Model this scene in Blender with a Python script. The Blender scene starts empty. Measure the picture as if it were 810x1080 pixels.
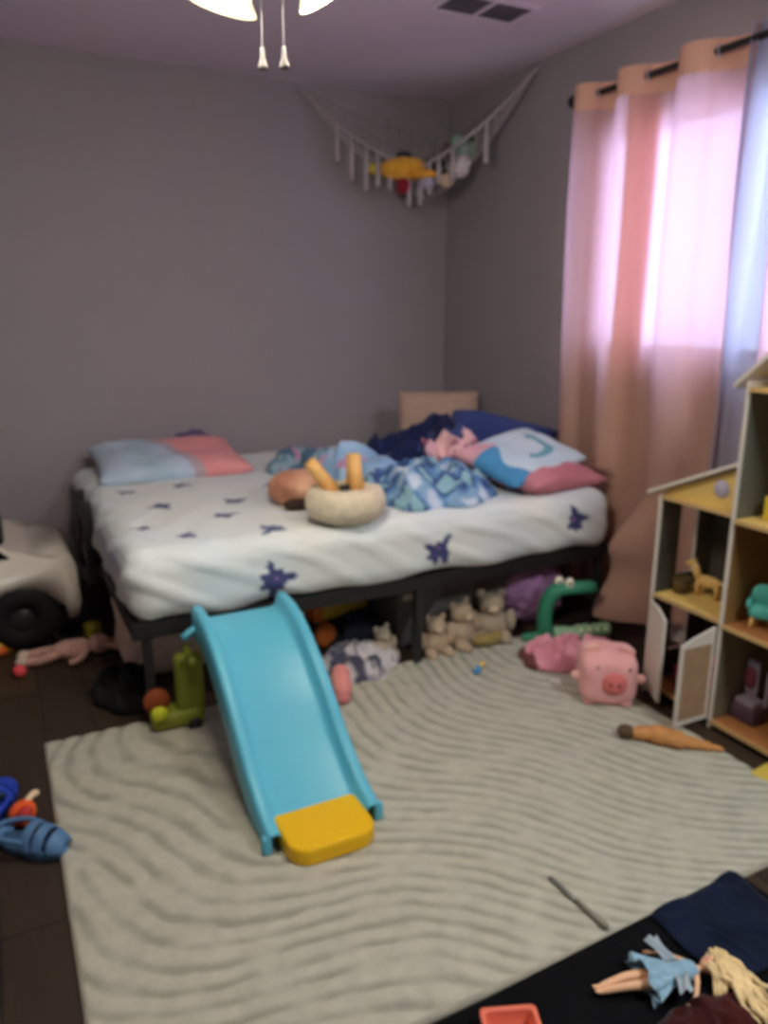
import bpy, bmesh, math, random
from mathutils import Vector, Matrix, Euler, noise
random.seed(7)
PI = math.pi
S = bpy.context.scene
COL = S.collection

# ------------------------------------------------------------------ camera
cd = bpy.data.cameras.new('camera'); cam = bpy.data.objects.new('camera', cd); COL.objects.link(cam)
cam.location = (-2.43, -4.02, 1.33)
cam.rotation_euler = (math.radians(90 - 14.66), 0, math.radians(-26.8))
cd.sensor_fit = 'HORIZONTAL'; cd.sensor_width = 36; cd.lens = 36.0 * 814 / 810
cd.clip_start = 0.02
cd.dof.use_dof = True; cd.dof.focus_distance = 0.5; cd.dof.aperture_fstop = 9.5   # the photo is softly out of focus
S.camera = cam
# ------------------------------------------------------------------ world, light, exposure
w = bpy.data.worlds.new('daylight'); S.world = w; w.use_nodes = True
w.node_tree.nodes['Background'].inputs[0].default_value = (0.72, 0.80, 1.0, 1)
w.node_tree.nodes['Background'].inputs[1].default_value = 8.2
S.view_settings.view_transform = 'Standard'
S.view_settings.look = 'None'
S.view_settings.gamma = 1.0
S.view_settings.use_curve_mapping = False
S.view_settings.exposure = 0.38
BULB_W = 10.5
def bulb(name, loc, power, color=(1.0, 0.96, 0.89), r=0.03):
    ld = bpy.data.lights.new(name, 'POINT'); ld.energy = power; ld.color = color; ld.shadow_soft_size = r
    o = bpy.data.objects.new(name, ld); COL.objects.link(o); o.location = loc; return o
# added area light behind the camera: brightens the floor, throws the slide's shadow left
ad = bpy.data.lights.new('fill_light_behind', 'AREA'); ad.shape = 'RECTANGLE'; ad.size = 0.6; ad.size_y = 0.6
ad.energy = 34; ad.color = (0.92, 0.98, 1.0)
ao = bpy.data.objects.new('fill_light_behind', ad); COL.objects.link(ao); ao.location = (-0.75, -4.3, 2.40)

# ------------------------------------------------------------------ helpers
def lin(c):
    out = []
    for v in c:
        v /= 255.0
        out.append(v / 12.92 if v <= 0.04045 else ((v + 0.055) / 1.055) ** 2.4)
    return out
K = 1.0 / 0.6
def alb(rgb, k=K):
    v = [x * k for x in lin(rgb)]; m_ = max(v); f_ = min(1.0, 0.86/m_) if m_ > 0 else 1.0
    return tuple(x * f_ for x in v) + (1.0,)
MATS = {}
def mat(name, rgb=(128,128,128), rough=0.7, var=0.12, scale=8.0, bump=0.0, bscale=60.0, attr=False, spec=0.3, metal=0.0,
        emit=None, estr=0.0, sheen=0.0, k=K):
    if name in MATS: return MATS[name]
    m = bpy.data.materials.new(name); m.use_nodes = True; nt = m.node_tree; N = nt.nodes; L = nt.links
    b = N['Principled BSDF']; b.inputs['Roughness'].default_value = rough
    b.inputs['Specular IOR Level'].default_value = spec; b.inputs['Metallic'].default_value = metal
    tc = N.new('ShaderNodeTexCoord')
    nz = N.new('ShaderNodeTexNoise'); nz.inputs['Scale'].default_value = scale; nz.inputs['Detail'].default_value = 4
    L.new(tc.outputs['Object'], nz.inputs['Vector'])
    mr = N.new('ShaderNodeMapRange'); mr.inputs['From Min'].default_value = 0.25; mr.inputs['From Max'].default_value = 0.75
    mr.inputs['To Min'].default_value = 1 - var; mr.inputs['To Max'].default_value = 1 + var
    L.new(nz.outputs['Fac'], mr.inputs['Value'])
    mx = N.new('ShaderNodeVectorMath'); mx.operation = 'SCALE'
    if attr:
        a = N.new('ShaderNodeAttribute'); a.attribute_name = 'pattern'; L.new(a.outputs['Color'], mx.inputs[0])
    else:
        c = N.new('ShaderNodeRGB'); c.outputs[0].default_value = alb(rgb, k); L.new(c.outputs[0], mx.inputs[0])
    L.new(mr.outputs[0], mx.inputs['Scale']); L.new(mx.outputs[0], b.inputs['Base Color'])
    if bump:
        n2 = N.new('ShaderNodeTexNoise'); n2.inputs['Scale'].default_value = bscale; n2.inputs['Detail'].default_value = 3
        L.new(tc.outputs['Object'], n2.inputs['Vector'])
        bp = N.new('ShaderNodeBump'); bp.inputs['Strength'].default_value = bump; bp.inputs['Distance'].default_value = 0.01
        L.new(n2.outputs['Fac'], bp.inputs['Height']); L.new(bp.outputs[0], b.inputs['Normal'])
    if sheen: b.inputs['Sheen Weight'].default_value = sheen
    if emit:
        b.inputs['Emission Color'].default_value = tuple(emit) + (1,); b.inputs['Emission Strength'].default_value = estr
    MATS[name] = m; return m

def tag(o, label=None, cat=None, group=None, kind=None):
    if label: o['label'] = label
    if cat: o['category'] = cat
    if group: o['group'] = group
    if kind: o['kind'] = kind
    return o
def thing(name, loc, label, cat, group=None, rot=(0,0,0)):
    o = bpy.data.objects.new(name, None); o.empty_display_size = 0.05; COL.objects.link(o)
    o.location = loc; o.rotation_euler = rot; return tag(o, label, cat, group)
def link(name, bm, m, parent=None, smooth=True, paint=None, loc=None, rot=None, label=None):
    me = bpy.data.meshes.new(name)
    bmesh.ops.recalc_face_normals(bm, faces=bm.faces[:])
    bm.to_mesh(me); bm.free()
    if paint:
        at = me.color_attributes.new('pattern', 'FLOAT_COLOR', 'POINT')
        buf = []
        for v in me.vertices: buf.extend(alb(paint(v.co, v.normal)))
        at.data.foreach_set('color', buf)
    me.materials.append(m)
    if smooth: me.polygons.foreach_set('use_smooth', [True] * len(me.polygons))
    o = bpy.data.objects.new(name, me); COL.objects.link(o)
    if parent: o.parent = parent
    if loc: o.location = loc
    if rot: o.rotation_euler = rot
    if label: o['label'] = label
    return o
def NB(): return bmesh.new()
def box(bm, c, s, bev=0.0, rot=None, seg=2):
    r = bmesh.ops.create_cube(bm, size=1.0); vs = r['verts']
    M = Matrix.Translation(c) @ (Euler(rot).to_matrix().to_4x4() if rot else Matrix()) @ Matrix.Diagonal((s[0], s[1], s[2], 1))
    bmesh.ops.transform(bm, matrix=M, verts=vs)
    if bev:
        es = list({e for v in vs for e in v.link_edges})
        bmesh.ops.bevel(bm, geom=es, offset=bev, segments=seg, profile=0.6, affect='EDGES')
    return bm
def bx(bm, x0, x1, y0, y1, z0, z1, bev=0.0):
    return box(bm, ((x0+x1)/2, (y0+y1)/2, (z0+z1)/2), (abs(x1-x0), abs(y1-y0), abs(z1-z0)), bev)
def tube(bm, pts, r, seg=10, caps=True, flat=1.0):
    pts = [Vector(p) for p in pts]; n = len(pts)
    rs = r if isinstance(r, (list, tuple)) else [r] * n
    up = Vector((0, 0, 1)); rings = []; prev = None
    for i, p in enumerate(pts):
        t = (pts[min(i+1, n-1)] - pts[max(i-1, 0)])
        if t.length < 1e-9: t = Vector((0, 0, 1))
        t.normalize()
        if prev is None:
            a = t.cross(up)
            if a.length < 0.1: a = t.cross(Vector((1, 0, 0)))
        else:
            a = prev - t * prev.dot(t)
        a.normalize(); prev = a; b = t.cross(a)
        rings.append([bm.verts.new(p + (a * math.cos(2*PI*k/seg) + b * math.sin(2*PI*k/seg) * flat) * rs[i]) for k in range(seg)])
    for i in range(n-1):
        for k in range(seg):
            bm.faces.new((rings[i][k], rings[i][(k+1) % seg], rings[i+1][(k+1) % seg], rings[i+1][k]))
    if caps: bm.faces.new(rings[0][::-1]); bm.faces.new(rings[-1])
    return bm
def spline(pts, n=8):
    pts = [Vector(p) for p in pts]; out = []
    P = [pts[0]] + pts + [pts[-1]]
    for i in range(1, len(P)-2):
        for k in range(n):
            t = k / n; a, b, c, d = P[i-1], P[i], P[i+1], P[i+2]
            out.append(0.5 * ((2*b) + (c-a)*t + (2*a-5*b+4*c-d)*t*t + (3*b-a-3*c+d)*t*t*t))
    out.append(pts[-1]); return out
def lathe(bm, prof, c=(0,0,0), seg=32, rot=None, closed=False):
    M = Matrix.Translation(c) @ (Euler(rot).to_matrix().to_4x4() if rot else Matrix())
    rings = []
    for r, z in prof:
        if r < 1e-6: rings.append([bm.verts.new(M @ Vector((0, 0, z)))])
        else: rings.append([bm.verts.new(M @ Vector((r*math.cos(2*PI*k/seg), r*math.sin(2*PI*k/seg), z))) for k in range(seg)])
    pairs = list(zip(rings, rings[1:])) + ([(rings[-1], rings[0])] if closed else [])
    for a, b in pairs:
        for k in range(seg):
            k2 = (k+1) % seg
            if len(a) == 1 and len(b) == 1: continue
            if len(a) == 1: bm.faces.new((a[0], b[k2], b[k]))
            elif len(b) == 1: bm.faces.new((a[k], a[k2], b[0]))
            else: bm.faces.new((a[k], a[k2], b[k2], b[k]))
    return bm
def blob(bm, c, r, k=2.0, n=10, rot=None, nz=0.0, ns=6.0, seed=0.0, taper=None):
    """rounded solid: cube-sphere pushed to an L^k ball of radii r"""
    M = Matrix.Translation(c) @ (Euler(rot).to_matrix().to_4x4() if rot else Matrix())
    cache = {}
    def V(p):
        key = (round(p[0], 5), round(p[1], 5), round(p[2], 5))
        if key not in cache:
            q = [math.tan(v * PI/4) for v in p]
            L = (sum(abs(v)**k for v in q)) ** (1.0/k)
            u = Vector([v / L for v in q]); d = 1.0
            if nz: d += nz * noise.noise(u * ns * 0.3 + Vector((seed, seed*2.1, -seed)))*1.5
            x, y, z = u.x*r[0]*d, u.y*r[1]*d, u.z*r[2]*d
            if taper: x, y, z = taper(x, y, z)
            cache[key] = bm.verts.new(M @ Vector((x, y, z)))
        return cache[key]
    for ax in range(3):
        for s in (-1, 1):
            for i in range(n):
                for j in range(n):
                    q = []
                    for (a, b) in ((i, j), (i+1, j), (i+1, j+1), (i, j+1)):
                        p = [0, 0, 0]; p[ax] = s; p[(ax+1) % 3] = -1 + 2*a/n; p[(ax+2) % 3] = -1 + 2*b/n
                        q.append(V(p))
                    bm.faces.new(q if s > 0 else q[::-1])
    return bm
def sheet(bm, f, nu, nv):
    g = [[bm.verts.new(f(i/nu, j/nv)) for j in range(nv+1)] for i in range(nu+1)]
    for i in range(nu):
        for j in range(nv): bm.faces.new((g[i][j], g[i+1][j], g[i+1][j+1], g[i][j+1]))
    return g
def closed_heap(bm, rad, top, nr=26, na=72, z0=0.0):
    """cloth heap: outline rad(angle), height top(x, y, rho); closed underneath"""
    c = bm.verts.new((0, 0, z0 + top(0, 0, 0))); cb = bm.verts.new((0, 0, z0))
    T = []
    for i in range(1, nr+1):
        rho = i/nr; row = []
        for a in range(na):
            t = 2*PI*a/na; R = rad(t)*rho; x, y = R*math.cos(t), R*math.sin(t)
            row.append(bm.verts.new((x, y, z0 + max(0.002, top(x, y, rho)))))
        T.append(row)
    for a in range(na):
        a2 = (a+1) % na
        bm.faces.new((c, T[0][a], T[0][a2])); bm.faces.new((cb, T[-1][a2], T[-1][a])) if False else None
        for i in range(nr-1): bm.faces.new((T[i][a], T[i+1][a], T[i+1][a2], T[i][a2]))
    bot = []
    for a in range(na):
        t = 2*PI*a/na; R = rad(t)*0.93; bot.append(bm.verts.new((R*math.cos(t), R*math.sin(t), z0)))
    for a in range(na):
        a2 = (a+1) % na
        bm.faces.new((T[-1][a], bot[a], bot[a2], T[-1][a2])); bm.faces.new((bot[a], cb, bot[a2]))
    return bm
def fold(x, y, s, seed=0.0, warp=0.6):
    v = Vector((x*s + seed, y*s - seed*1.7, seed*0.7))
    d = noise.noise(v*0.7 + Vector((5, 9, 1)))*warp
    n1 = noise.noise(v + Vector((d, d, d))*2)
    return 1 - min(1, abs(n1)*2.6)
def n3(p, s, seed=0): return noise.noise(Vector((p[0]*s+seed, p[1]*s-seed, p[2]*s+seed*0.3)))
def mixc(a, b, t):
    t = max(0, min(1, t)); return tuple(x*(1-t) + y*t for x, y in zip(a, b))
def heap(name, loc, label, cat, rx, ry, h, m, paint, seed, s=9.0, rot=0.0, irr=0.18, group=None, fold_h=0.45):
    bm = NB()
    def rad(t):
        e = 1 / math.sqrt((math.cos(t)/rx)**2 + (math.sin(t)/ry)**2)
        return e * (1 + irr*noise.noise(Vector((math.cos(t)*1.6+seed, math.sin(t)*1.6, seed))) + 0.05*math.sin(7*t+seed))
    def top(x, y, rho):
        edge = (1 - rho**4)
        base = 0.35 + 0.35*(1-rho*rho) + 0.35*noise.noise(Vector((x*5+seed, y*5, seed)))
        return h * (edge**0.6) * (base*(1-fold_h) + fold_h*(fold(x, y, s, seed)*0.95 + 0.10*fold(x, y, s*1.8, seed+3))) + 0.012*(edge**0.3)
    closed_heap(bm, rad, top, nr=40, na=110)
    o = link(name, bm, m, paint=paint, loc=loc, rot=(0, 0, rot)); return tag(o, label, cat, group)
def pillow_bm(w, d, h, seed=0, n=64, pinch=0.06, sag=0.0):
    bm = NB(); cache = {}
    def f(u, v, sgn):
        e = max(0.0, (1-u**4)*(1-v**4))**0.5
        x = w/2*u*(1 - pinch*(1-v*v)); y = d/2*v*(1 - pinch*(1-u*u))
        z = sgn*h/2*e*(1 + 0.25*noise.noise(Vector((u*1.8+seed, v*1.8, sgn+seed)))) + 0.05*h*fold(u, v, 1.6, seed)*e*sgn
        z += sag*(u*u)
        return Vector((x, y, z))
    for sgn in (1, -1):
        for i in range(n):
            for j in range(n):
                q = []
                for a, b in ((i, j), (i+1, j), (i+1, j+1), (i, j+1)):
                    edge = a in (0, n) or b in (0, n); key = (a, b, 0 if edge else sgn)
                    if key not in cache: cache[key] = bm.verts.new(f(-1+2*a/n, -1+2*b/n, sgn))
                    q.append(cache[key])
                bm.faces.new(q if sgn > 0 else q[::-1])
    return bm
def prism(bm, poly, axis, a0, a1):
    """extrude polygon (2D) along axis index from a0 to a1"""
    def P(p, a):
        v = [0, 0, 0]; o = [i for i in range(3) if i != axis]; v[o[0]], v[o[1]] = p; v[axis] = a; return bm.verts.new(v)
    A = [P(p, a0) for p in poly]; Bq = [P(p, a1) for p in poly]; n = len(poly)
    bm.faces.new(A); bm.faces.new(Bq[::-1])
    for i in range(n): bm.faces.new((A[i], Bq[i], Bq[(i+1) % n], A[(i+1) % n]))
    return bm

# ------------------------------------------------------------------ the room
XL, YF, H = -4.1, -6.0, 2.44
def floor_mat():
    m = mat('dark_wood_floor', (48, 39, 30), rough=0.45, var=0.25, scale=3, k=1.35); nt = m.node_tree; N = nt.nodes; L = nt.links
    b = N['Principled BSDF']; tc = [n for n in N if n.type == 'TEX_COORD'][0]
    mp = N.new('ShaderNodeMapping'); mp.inputs['Rotation'].default_value = (0, 0, PI/2); L.new(tc.outputs['Object'], mp.inputs[0])
    br = N.new('ShaderNodeTexBrick'); br.inputs['Scale'].default_value = 1.0
    br.inputs['Brick Width'].default_value = 1.2; br.inputs['Row Height'].default_value = 0.15; br.inputs['Mortar Size'].default_value = 0.003
    br.inputs['Color1'].default_value = alb((56, 44, 33), 1.4); br.inputs['Color2'].default_value = alb((42, 33, 26), 1.4)
    br.inputs['Mortar'].default_value = alb((20, 16, 13), 1.2); L.new(mp.outputs[0], br.inputs['Vector'])
    mp2 = N.new('ShaderNodeMapping'); mp2.inputs['Scale'].default_value = (14, 1.2, 1); L.new(tc.outputs['Object'], mp2.inputs[0])
    g = N.new('ShaderNodeTexNoise'); g.inputs['Scale'].default_value = 4; g.inputs['Detail'].default_value = 6; L.new(mp2.outputs[0], g.inputs['Vector'])
    mr = N.new('ShaderNodeMapRange'); mr.inputs['To Min'].default_value = 0.6; mr.inputs['To Max'].default_value = 1.4; L.new(g.outputs['Fac'], mr.inputs['Value'])
    sc = N.new('ShaderNodeVectorMath'); sc.operation = 'SCALE'; L.new(br.outputs['Color'], sc.inputs[0]); L.new(mr.outputs[0], sc.inputs['Scale'])
    L.new(sc.outputs[0], b.inputs['Base Color']); return m
wall_m = mat('grey_wall_paint', (124, 118, 120), rough=0.75, var=0.02, scale=2.5, bump=0.12, bscale=180, k=1.75)
ceil_m = mat('white_ceiling_paint', (172, 160, 170), rough=0.9, var=0.02, scale=3, bump=0.2, bscale=120, k=1.75)
trim_m = mat('white_trim_paint', (165, 155, 150), rough=0.5, var=0.03)
def struct(name, bm, m, smooth=False, parent=None):
    o = link(name, bm, m, parent=parent, smooth=smooth)
    if not parent: o['kind'] = 'structure'
    return o
struct('floor', bx(NB(), XL-.1, .1, YF-.1, .1, -.1, 0), floor_mat())
struct('ceiling', bx(NB(), XL-.1, .1, YF-.1, .1, H, H+.1), ceil_m)
struct('wall_back', bx(NB(), XL-.1, .1, 0, .1, 0, H), wall_m)
struct('wall_left', bx(NB(), XL-.1, XL, YF, 0, 0, H), wall_m)
struct('wall_front', bx(NB(), XL-.1, .1, YF-.1, YF, 0, H), wall_m)
WY0, WY1, WZ0, WZ1 = -2.75, -1.21, 1.11, 2.10
bm = NB()
bx(bm, 0, .12, YF, WY0, 0, H); bx(bm, 0, .12, WY1, 0, 0, H); bx(bm, 0, .12, WY0, WY1, 0, WZ0); bx(bm, 0, .12, WY0, WY1, WZ1, H)
struct('wall_right', bm, wall_m)
struct('baseboard_back', bx(NB(), XL, 0, -.014, 0, 0, .09, .004), trim_m)
struct('baseboard_right', bx(NB(), -.014, 0, YF, -.014, 0, .09, .004), trim_m)
struct('baseboard_left', bx(NB(), XL, XL+.014, YF, -.014, 0, .09, .004), trim_m)
# window_1: vinyl frame with sashes and glass
win = bpy.data.objects.new('window_1', None); COL.objects.link(win); win['kind'] = 'structure'
bm = NB(); fx0, fx1 = .03, .09
bx(bm, fx0, fx1, WY0, WY0+.05, WZ0, WZ1); bx(bm, fx0, fx1, WY1-.05, WY1, WZ0, WZ1)
bx(bm, fx0, fx1, WY0+.05, WY1-.05, WZ0, WZ0+.05); bx(bm, fx0, fx1, WY0+.05, WY1-.05, WZ1-.05, WZ1)
link('window_frame', bm, trim_m, win, smooth=False)
gm = bpy.data.materials.new('window_glass'); gm.use_nodes = True; gb = gm.node_tree.nodes['Principled BSDF']
gb.inputs['Transmission Weight'].default_value = 1; gb.inputs['Roughness'].default_value = 0.0; gb.inputs['IOR'].default_value = 1.05
ym = (WY0+WY1)/2
for a, b_ in ((WY0+.05, ym), (ym, WY1-.05)):
    bm = NB(); bx(bm, .045, .07, a, a+.03, WZ0+.05, WZ1-.05); bx(bm, .045, .07, b_-.03, b_, WZ0+.05, WZ1-.05)
    bx(bm, .045, .07, a+.03, b_-.03, WZ0+.05, WZ0+.08); bx(bm, .045, .07, a+.03, b_-.03, WZ1-.08, WZ1-.05)
    s_ = link('sash', bm, trim_m, win, smooth=False)
    link('pane', bx(NB(), .055, .059, a+.03, b_-.03, WZ0+.08, WZ1-.08), gm, s_, smooth=False)
link('window_sill', bx(NB(), -.012, .03, WY0, WY1, WZ0-.02, WZ0, .004), trim_m, win, smooth=False)

# ------------------------------------------------------------------ rug
RX0, RX1, RY0, RY1 = -2.41, -0.53, -3.0, -1.6
def rug_phase(x, y):
    X, Y = x - RX0, RY1 - y
    n = noise.noise(Vector((X*1.6, Y*1.6, 3.3)))
    ph = X - 0.52*Y*Y + 0.045*math.sin(7*Y + 4*X) + 0.07*math.sin(3.3*X + 1.5) + 0.06*n + 0.010*noise.noise(Vector((X*14, Y*14, 1)))
    ph += 0.22*Y*max(0, 1 - X/.7)
    return ph
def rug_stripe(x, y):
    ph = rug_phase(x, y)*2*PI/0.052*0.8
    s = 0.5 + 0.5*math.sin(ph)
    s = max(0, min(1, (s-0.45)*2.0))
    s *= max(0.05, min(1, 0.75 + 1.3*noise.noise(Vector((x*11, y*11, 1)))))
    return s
bm = NB()
def rf(u, v):
    x = RX0 + (RX1-RX0)*u; y = RY0 + (RY1-RY0)*v
    e = min(u*(RX1-RX0), (1-u)*(RX1-RX0), v*(RY1-RY0), (1-v)*(RY1-RY0))
    z = 0.0125*min(1, (e+0.002)/0.01)**0.5 - 0.0035*rug_stripe(x, y) + 0.001*noise.noise(Vector((x*60, y*60, 0)))
    return Vector((x, y, max(0.002, z)))
g = sheet(bm, rf, 290, 215)
bd = [g[i][0] for i in range(291)] + [g[290][j] for j in range(1, 216)] + [g[i][215] for i in range(289, -1, -1)] + [g[0][j] for j in range(214, 0, -1)]
lo = [bm.verts.new((v.co.x, v.co.y, 0.0)) for v in bd]
for i in range(len(bd)): bm.faces.new((bd[i], lo[i], lo[(i+1) % len(bd)], bd[(i+1) % len(bd)]))
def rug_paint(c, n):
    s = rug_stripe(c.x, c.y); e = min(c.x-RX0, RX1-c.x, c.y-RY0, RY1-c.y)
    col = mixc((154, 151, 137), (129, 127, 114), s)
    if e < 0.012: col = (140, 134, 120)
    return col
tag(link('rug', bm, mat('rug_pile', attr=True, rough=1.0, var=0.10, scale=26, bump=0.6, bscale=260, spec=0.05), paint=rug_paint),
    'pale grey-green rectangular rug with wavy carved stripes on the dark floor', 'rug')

# ------------------------------------------------------------------ bed frame and mattress
BX0, BX1, BY0, BY1 = -2.12, -0.15, -1.64, -0.08
blk = mat('black_metal', (22, 21, 22), rough=0.5, var=0.1, spec=0.4)
bed = thing('bed_frame', (BX0, BY0, 0), 'black metal platform bed frame under the big mattress against the back wall', 'bed')
BL, BW = BX1-BX0, BY1-BY0
bm = NB(); bx(bm, 0, BL, 0, .03, .31, .365, .004); link('front_rail', bm, blk, bed, False)
bm = NB(); bx(bm, 0, BL, BW-.03, BW, .31, .365, .004); link('back_rail', bm, blk, bed, False)
bm = NB(); bx(bm, 0, .03, .03, BW-.03, .31, .365, .004); link('end_rail', bm, blk, bed, False)
bm = NB(); bx(bm, BL-.03, BL, .03, BW-.03, .31, .365, .004); link('end_rail', bm, blk, bed, False)
bm = NB(); bx(bm, .03, BL-.03, BW/2-.02, BW/2+.02, .31, .345); link('centre_rail', bm, blk, bed, False)
for k in range(11):
    bm = NB(); xx = .12 + k*(BL-.24)/10; bx(bm, xx-.016, xx+.016, .03, BW-.03, .346, .364); link('slat', bm, blk, bed, False)
for xx in (.03, BL/2+.045, BL-.05):
    for yy in (.004, BW/2-.015, BW-.034):
        bm = NB(); bx(bm, xx, xx+.03, yy, yy+.03, .008, .31, .003); l_ = link('leg', bm, blk, bed, False)
        bm = NB(); bx(bm, xx-.004, xx+.034, yy-.004, yy+.034, 0, .012, .004); link('foot_cap', bm, blk, l_, False)
bm = NB(); prism(bm, [(.03, .31), (.13, .31), (.05, .2), (.05, .15), (.03, .15)], 1, .008, .02)
bmesh.ops.translate(bm, verts=bm.verts[:], vec=(BL/2+.045, 0, 0)); link('brace', bm, blk, bed, False)
bm = NB(); bx(bm, -.05, -.01, .76, .80, .26, .60, .006); bx(bm, -.05, -.01, 1.0, 1.04, .26, .60, .006)
bx(bm, -.045, -.015, .80, 1.0, .50, .56, .005); bx(bm, -.045, -.015, .80, 1.0, .33, .38, .005); bx(bm, -.045, 0, .82, .96, .335, .36, .003)
link('headboard', bm, blk, bed, False)

MZ0, MZ1 = .366, .60
spots_front = [(-1.65, .45, 1.0, .2), (-1.01, .46, 0.95, 1.0), (-.36, .50, .85, 2.0)]
spots_top = [(-1.72, -1.32, .9, .3), (-1.62, -1.10, .8, 2.2), (-1.90, -1.50, .6, 1.1), (-1.62, -1.56, .9, 4.0), (-1.90, -1.08, .8, 5.2), (-2.02, -1.36, .6, 3.0),
             (-1.98, -.78, .7, 2.5), (-1.4, -.9, .7, 1.7), (-1.50, -.45, .7, 2.9), (-1.2, -1.1, .7, .9), (-.9, -.45, .7, 3.9), (-1.75, -.75, .7, 6.0)]
def print_shape(du, dv, sc, ang):
    c, s = math.cos(ang), math.sin(ang); u, v = (du*c + dv*s)/sc, (-du*s + dv*c)/sc
    r = math.hypot(u, v); t = math.atan2(v, u)
    body = 0.040 + 0.009*math.cos(4*t+.4) + 0.009*math.cos(7*t+1) + 0.006*math.cos(3*t)
    return r < body, (u > 0.004 and v > 0.004 and r < body*.42)
def sheet_paint(c, n):
    base = (188, 189, 183)
    if c.y < BY0 + 0.03:
        if c.z < MZ1-0.02:
            for (sx, sz, sc, a) in spots_front:
                i, k = print_shape(c.x-sx, c.z-sz, sc*1.25, a)
                if i: return (140, 96, 146) if k else (58, 62, 98)
    for (sx, sy, sc, a) in spots_top:
        if c.z > MZ1-0.03:
            i, k = print_shape(c.x-sx, c.y-sy, sc*1.15, a)
            if i: return (150, 90, 105) if k else (78, 84, 112)
    v = n3(c, 5, 2)
    return mixc(base, (178, 185, 186), 0.5+v)
bm = NB(); cache = {}
hx, hy, hz = (BX1-BX0)/2, (BY1-BY0)/2+.01, (MZ1-MZ0)/2; cx, cy, cz = (BX0+BX1)/2, (BY0+BY1)/2, (MZ0+MZ1)/2
def mV(p):
    key = tuple(round(v, 5) for v in p)
    if key in cache: return cache[key]
    r = 0.075; q = Vector(p); inn = Vector([max(-(h_-r), min(h_-r, v)) for v, h_ in zip(q, (hx, hy, hz))])
    d = q - inn; nn = d.normalized() if d.length > 1e-6 else Vector((0, 0, 0)); P = inn + nn*r if d.length > 1e-6 else q
    W = P + Vector((cx, cy, cz))
    front = max(0, -nn.y) if W.y < cy else 0
    left = max(0, -nn.x) if W.x < cx else 0
    if front > .2:   # diagonal pulls and a wavy hem along the front
        wv = math.sin((W.x*1.0 + (W.z-MZ0)*2.2)*24 + 3*noise.noise(Vector((W.x*2, W.z*3, 0))))
        W.y += -0.012*front*max(0, wv)*(0.5+0.8*abs(noise.noise(Vector((W.x*1.7, 1, 4))))) - 0.012*front
        lowk = max(0, (MZ0+.12-W.z)/.12); W.z += lowk*(0.010*math.sin(W.x*11) + 0.012*noise.noise(Vector((W.x*6, 0, 0)))) + 0.0
        W.z += 0.008*front*lowk*math.cos(W.x*19) - .022*front*lowk
    if left > .2: W.x += -0.012*left*max(0, math.sin(W.y*20 + W.z*30)) - .01*left
    if nn.z > .5 or nn.length == 0:
        if P.z > 0:
            W.z += 0.006*noise.noise(Vector((W.x*4, W.y*4, 0))) + 0.006*fold(W.x, W.y, 4.5, 8)
            W.z += -0.02*max(0, 1-abs(W.x+1.38)/.25)*max(0, 1-abs(W.y+1.5)/.3)
    cache[key] = bm.verts.new(W); return cache[key]
def lin_sp(h_, step, r=0.075):
    n = max(4, int(2*(h_-r)/step)); m_ = 7
    a = [-h_ + r*k/m_ for k in range(m_)] + [-(h_-r) + 2*(h_-r)*k/n for k in range(n)] + [h_-r + r*k/m_ for k in range(m_+1)]
    return a
ax_ = [lin_sp(hx, .0105), lin_sp(hy, .0105), lin_sp(hz, .008)]
for ax in range(3):
    A, Bx = ax_[(ax+1) % 3], ax_[(ax+2) % 3]; hh = (hx, hy, hz)[ax]
    for s in (-1, 1):
        for i in range(len(A)-1):
            for j in range(len(Bx)-1):
                q = []
                for a, b_ in ((A[i], Bx[j]), (A[i+1], Bx[j]), (A[i+1], Bx[j+1]), (A[i], Bx[j+1])):
                    p = [0, 0, 0]; p[ax] = s*hh; p[(ax+1) % 3] = a; p[(ax+2) % 3] = b_; q.append(mV(p))
                bm.faces.new(q if s > 0 else q[::-1])
tag(link('mattress', bm, mat('sheet_cotton', attr=True, rough=0.9, var=0.03, scale=5, bump=0.15, bscale=30, spec=0.1), paint=sheet_paint),
    'wide mattress in a white fitted sheet with small blue prints on the black bed', 'mattress')

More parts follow.
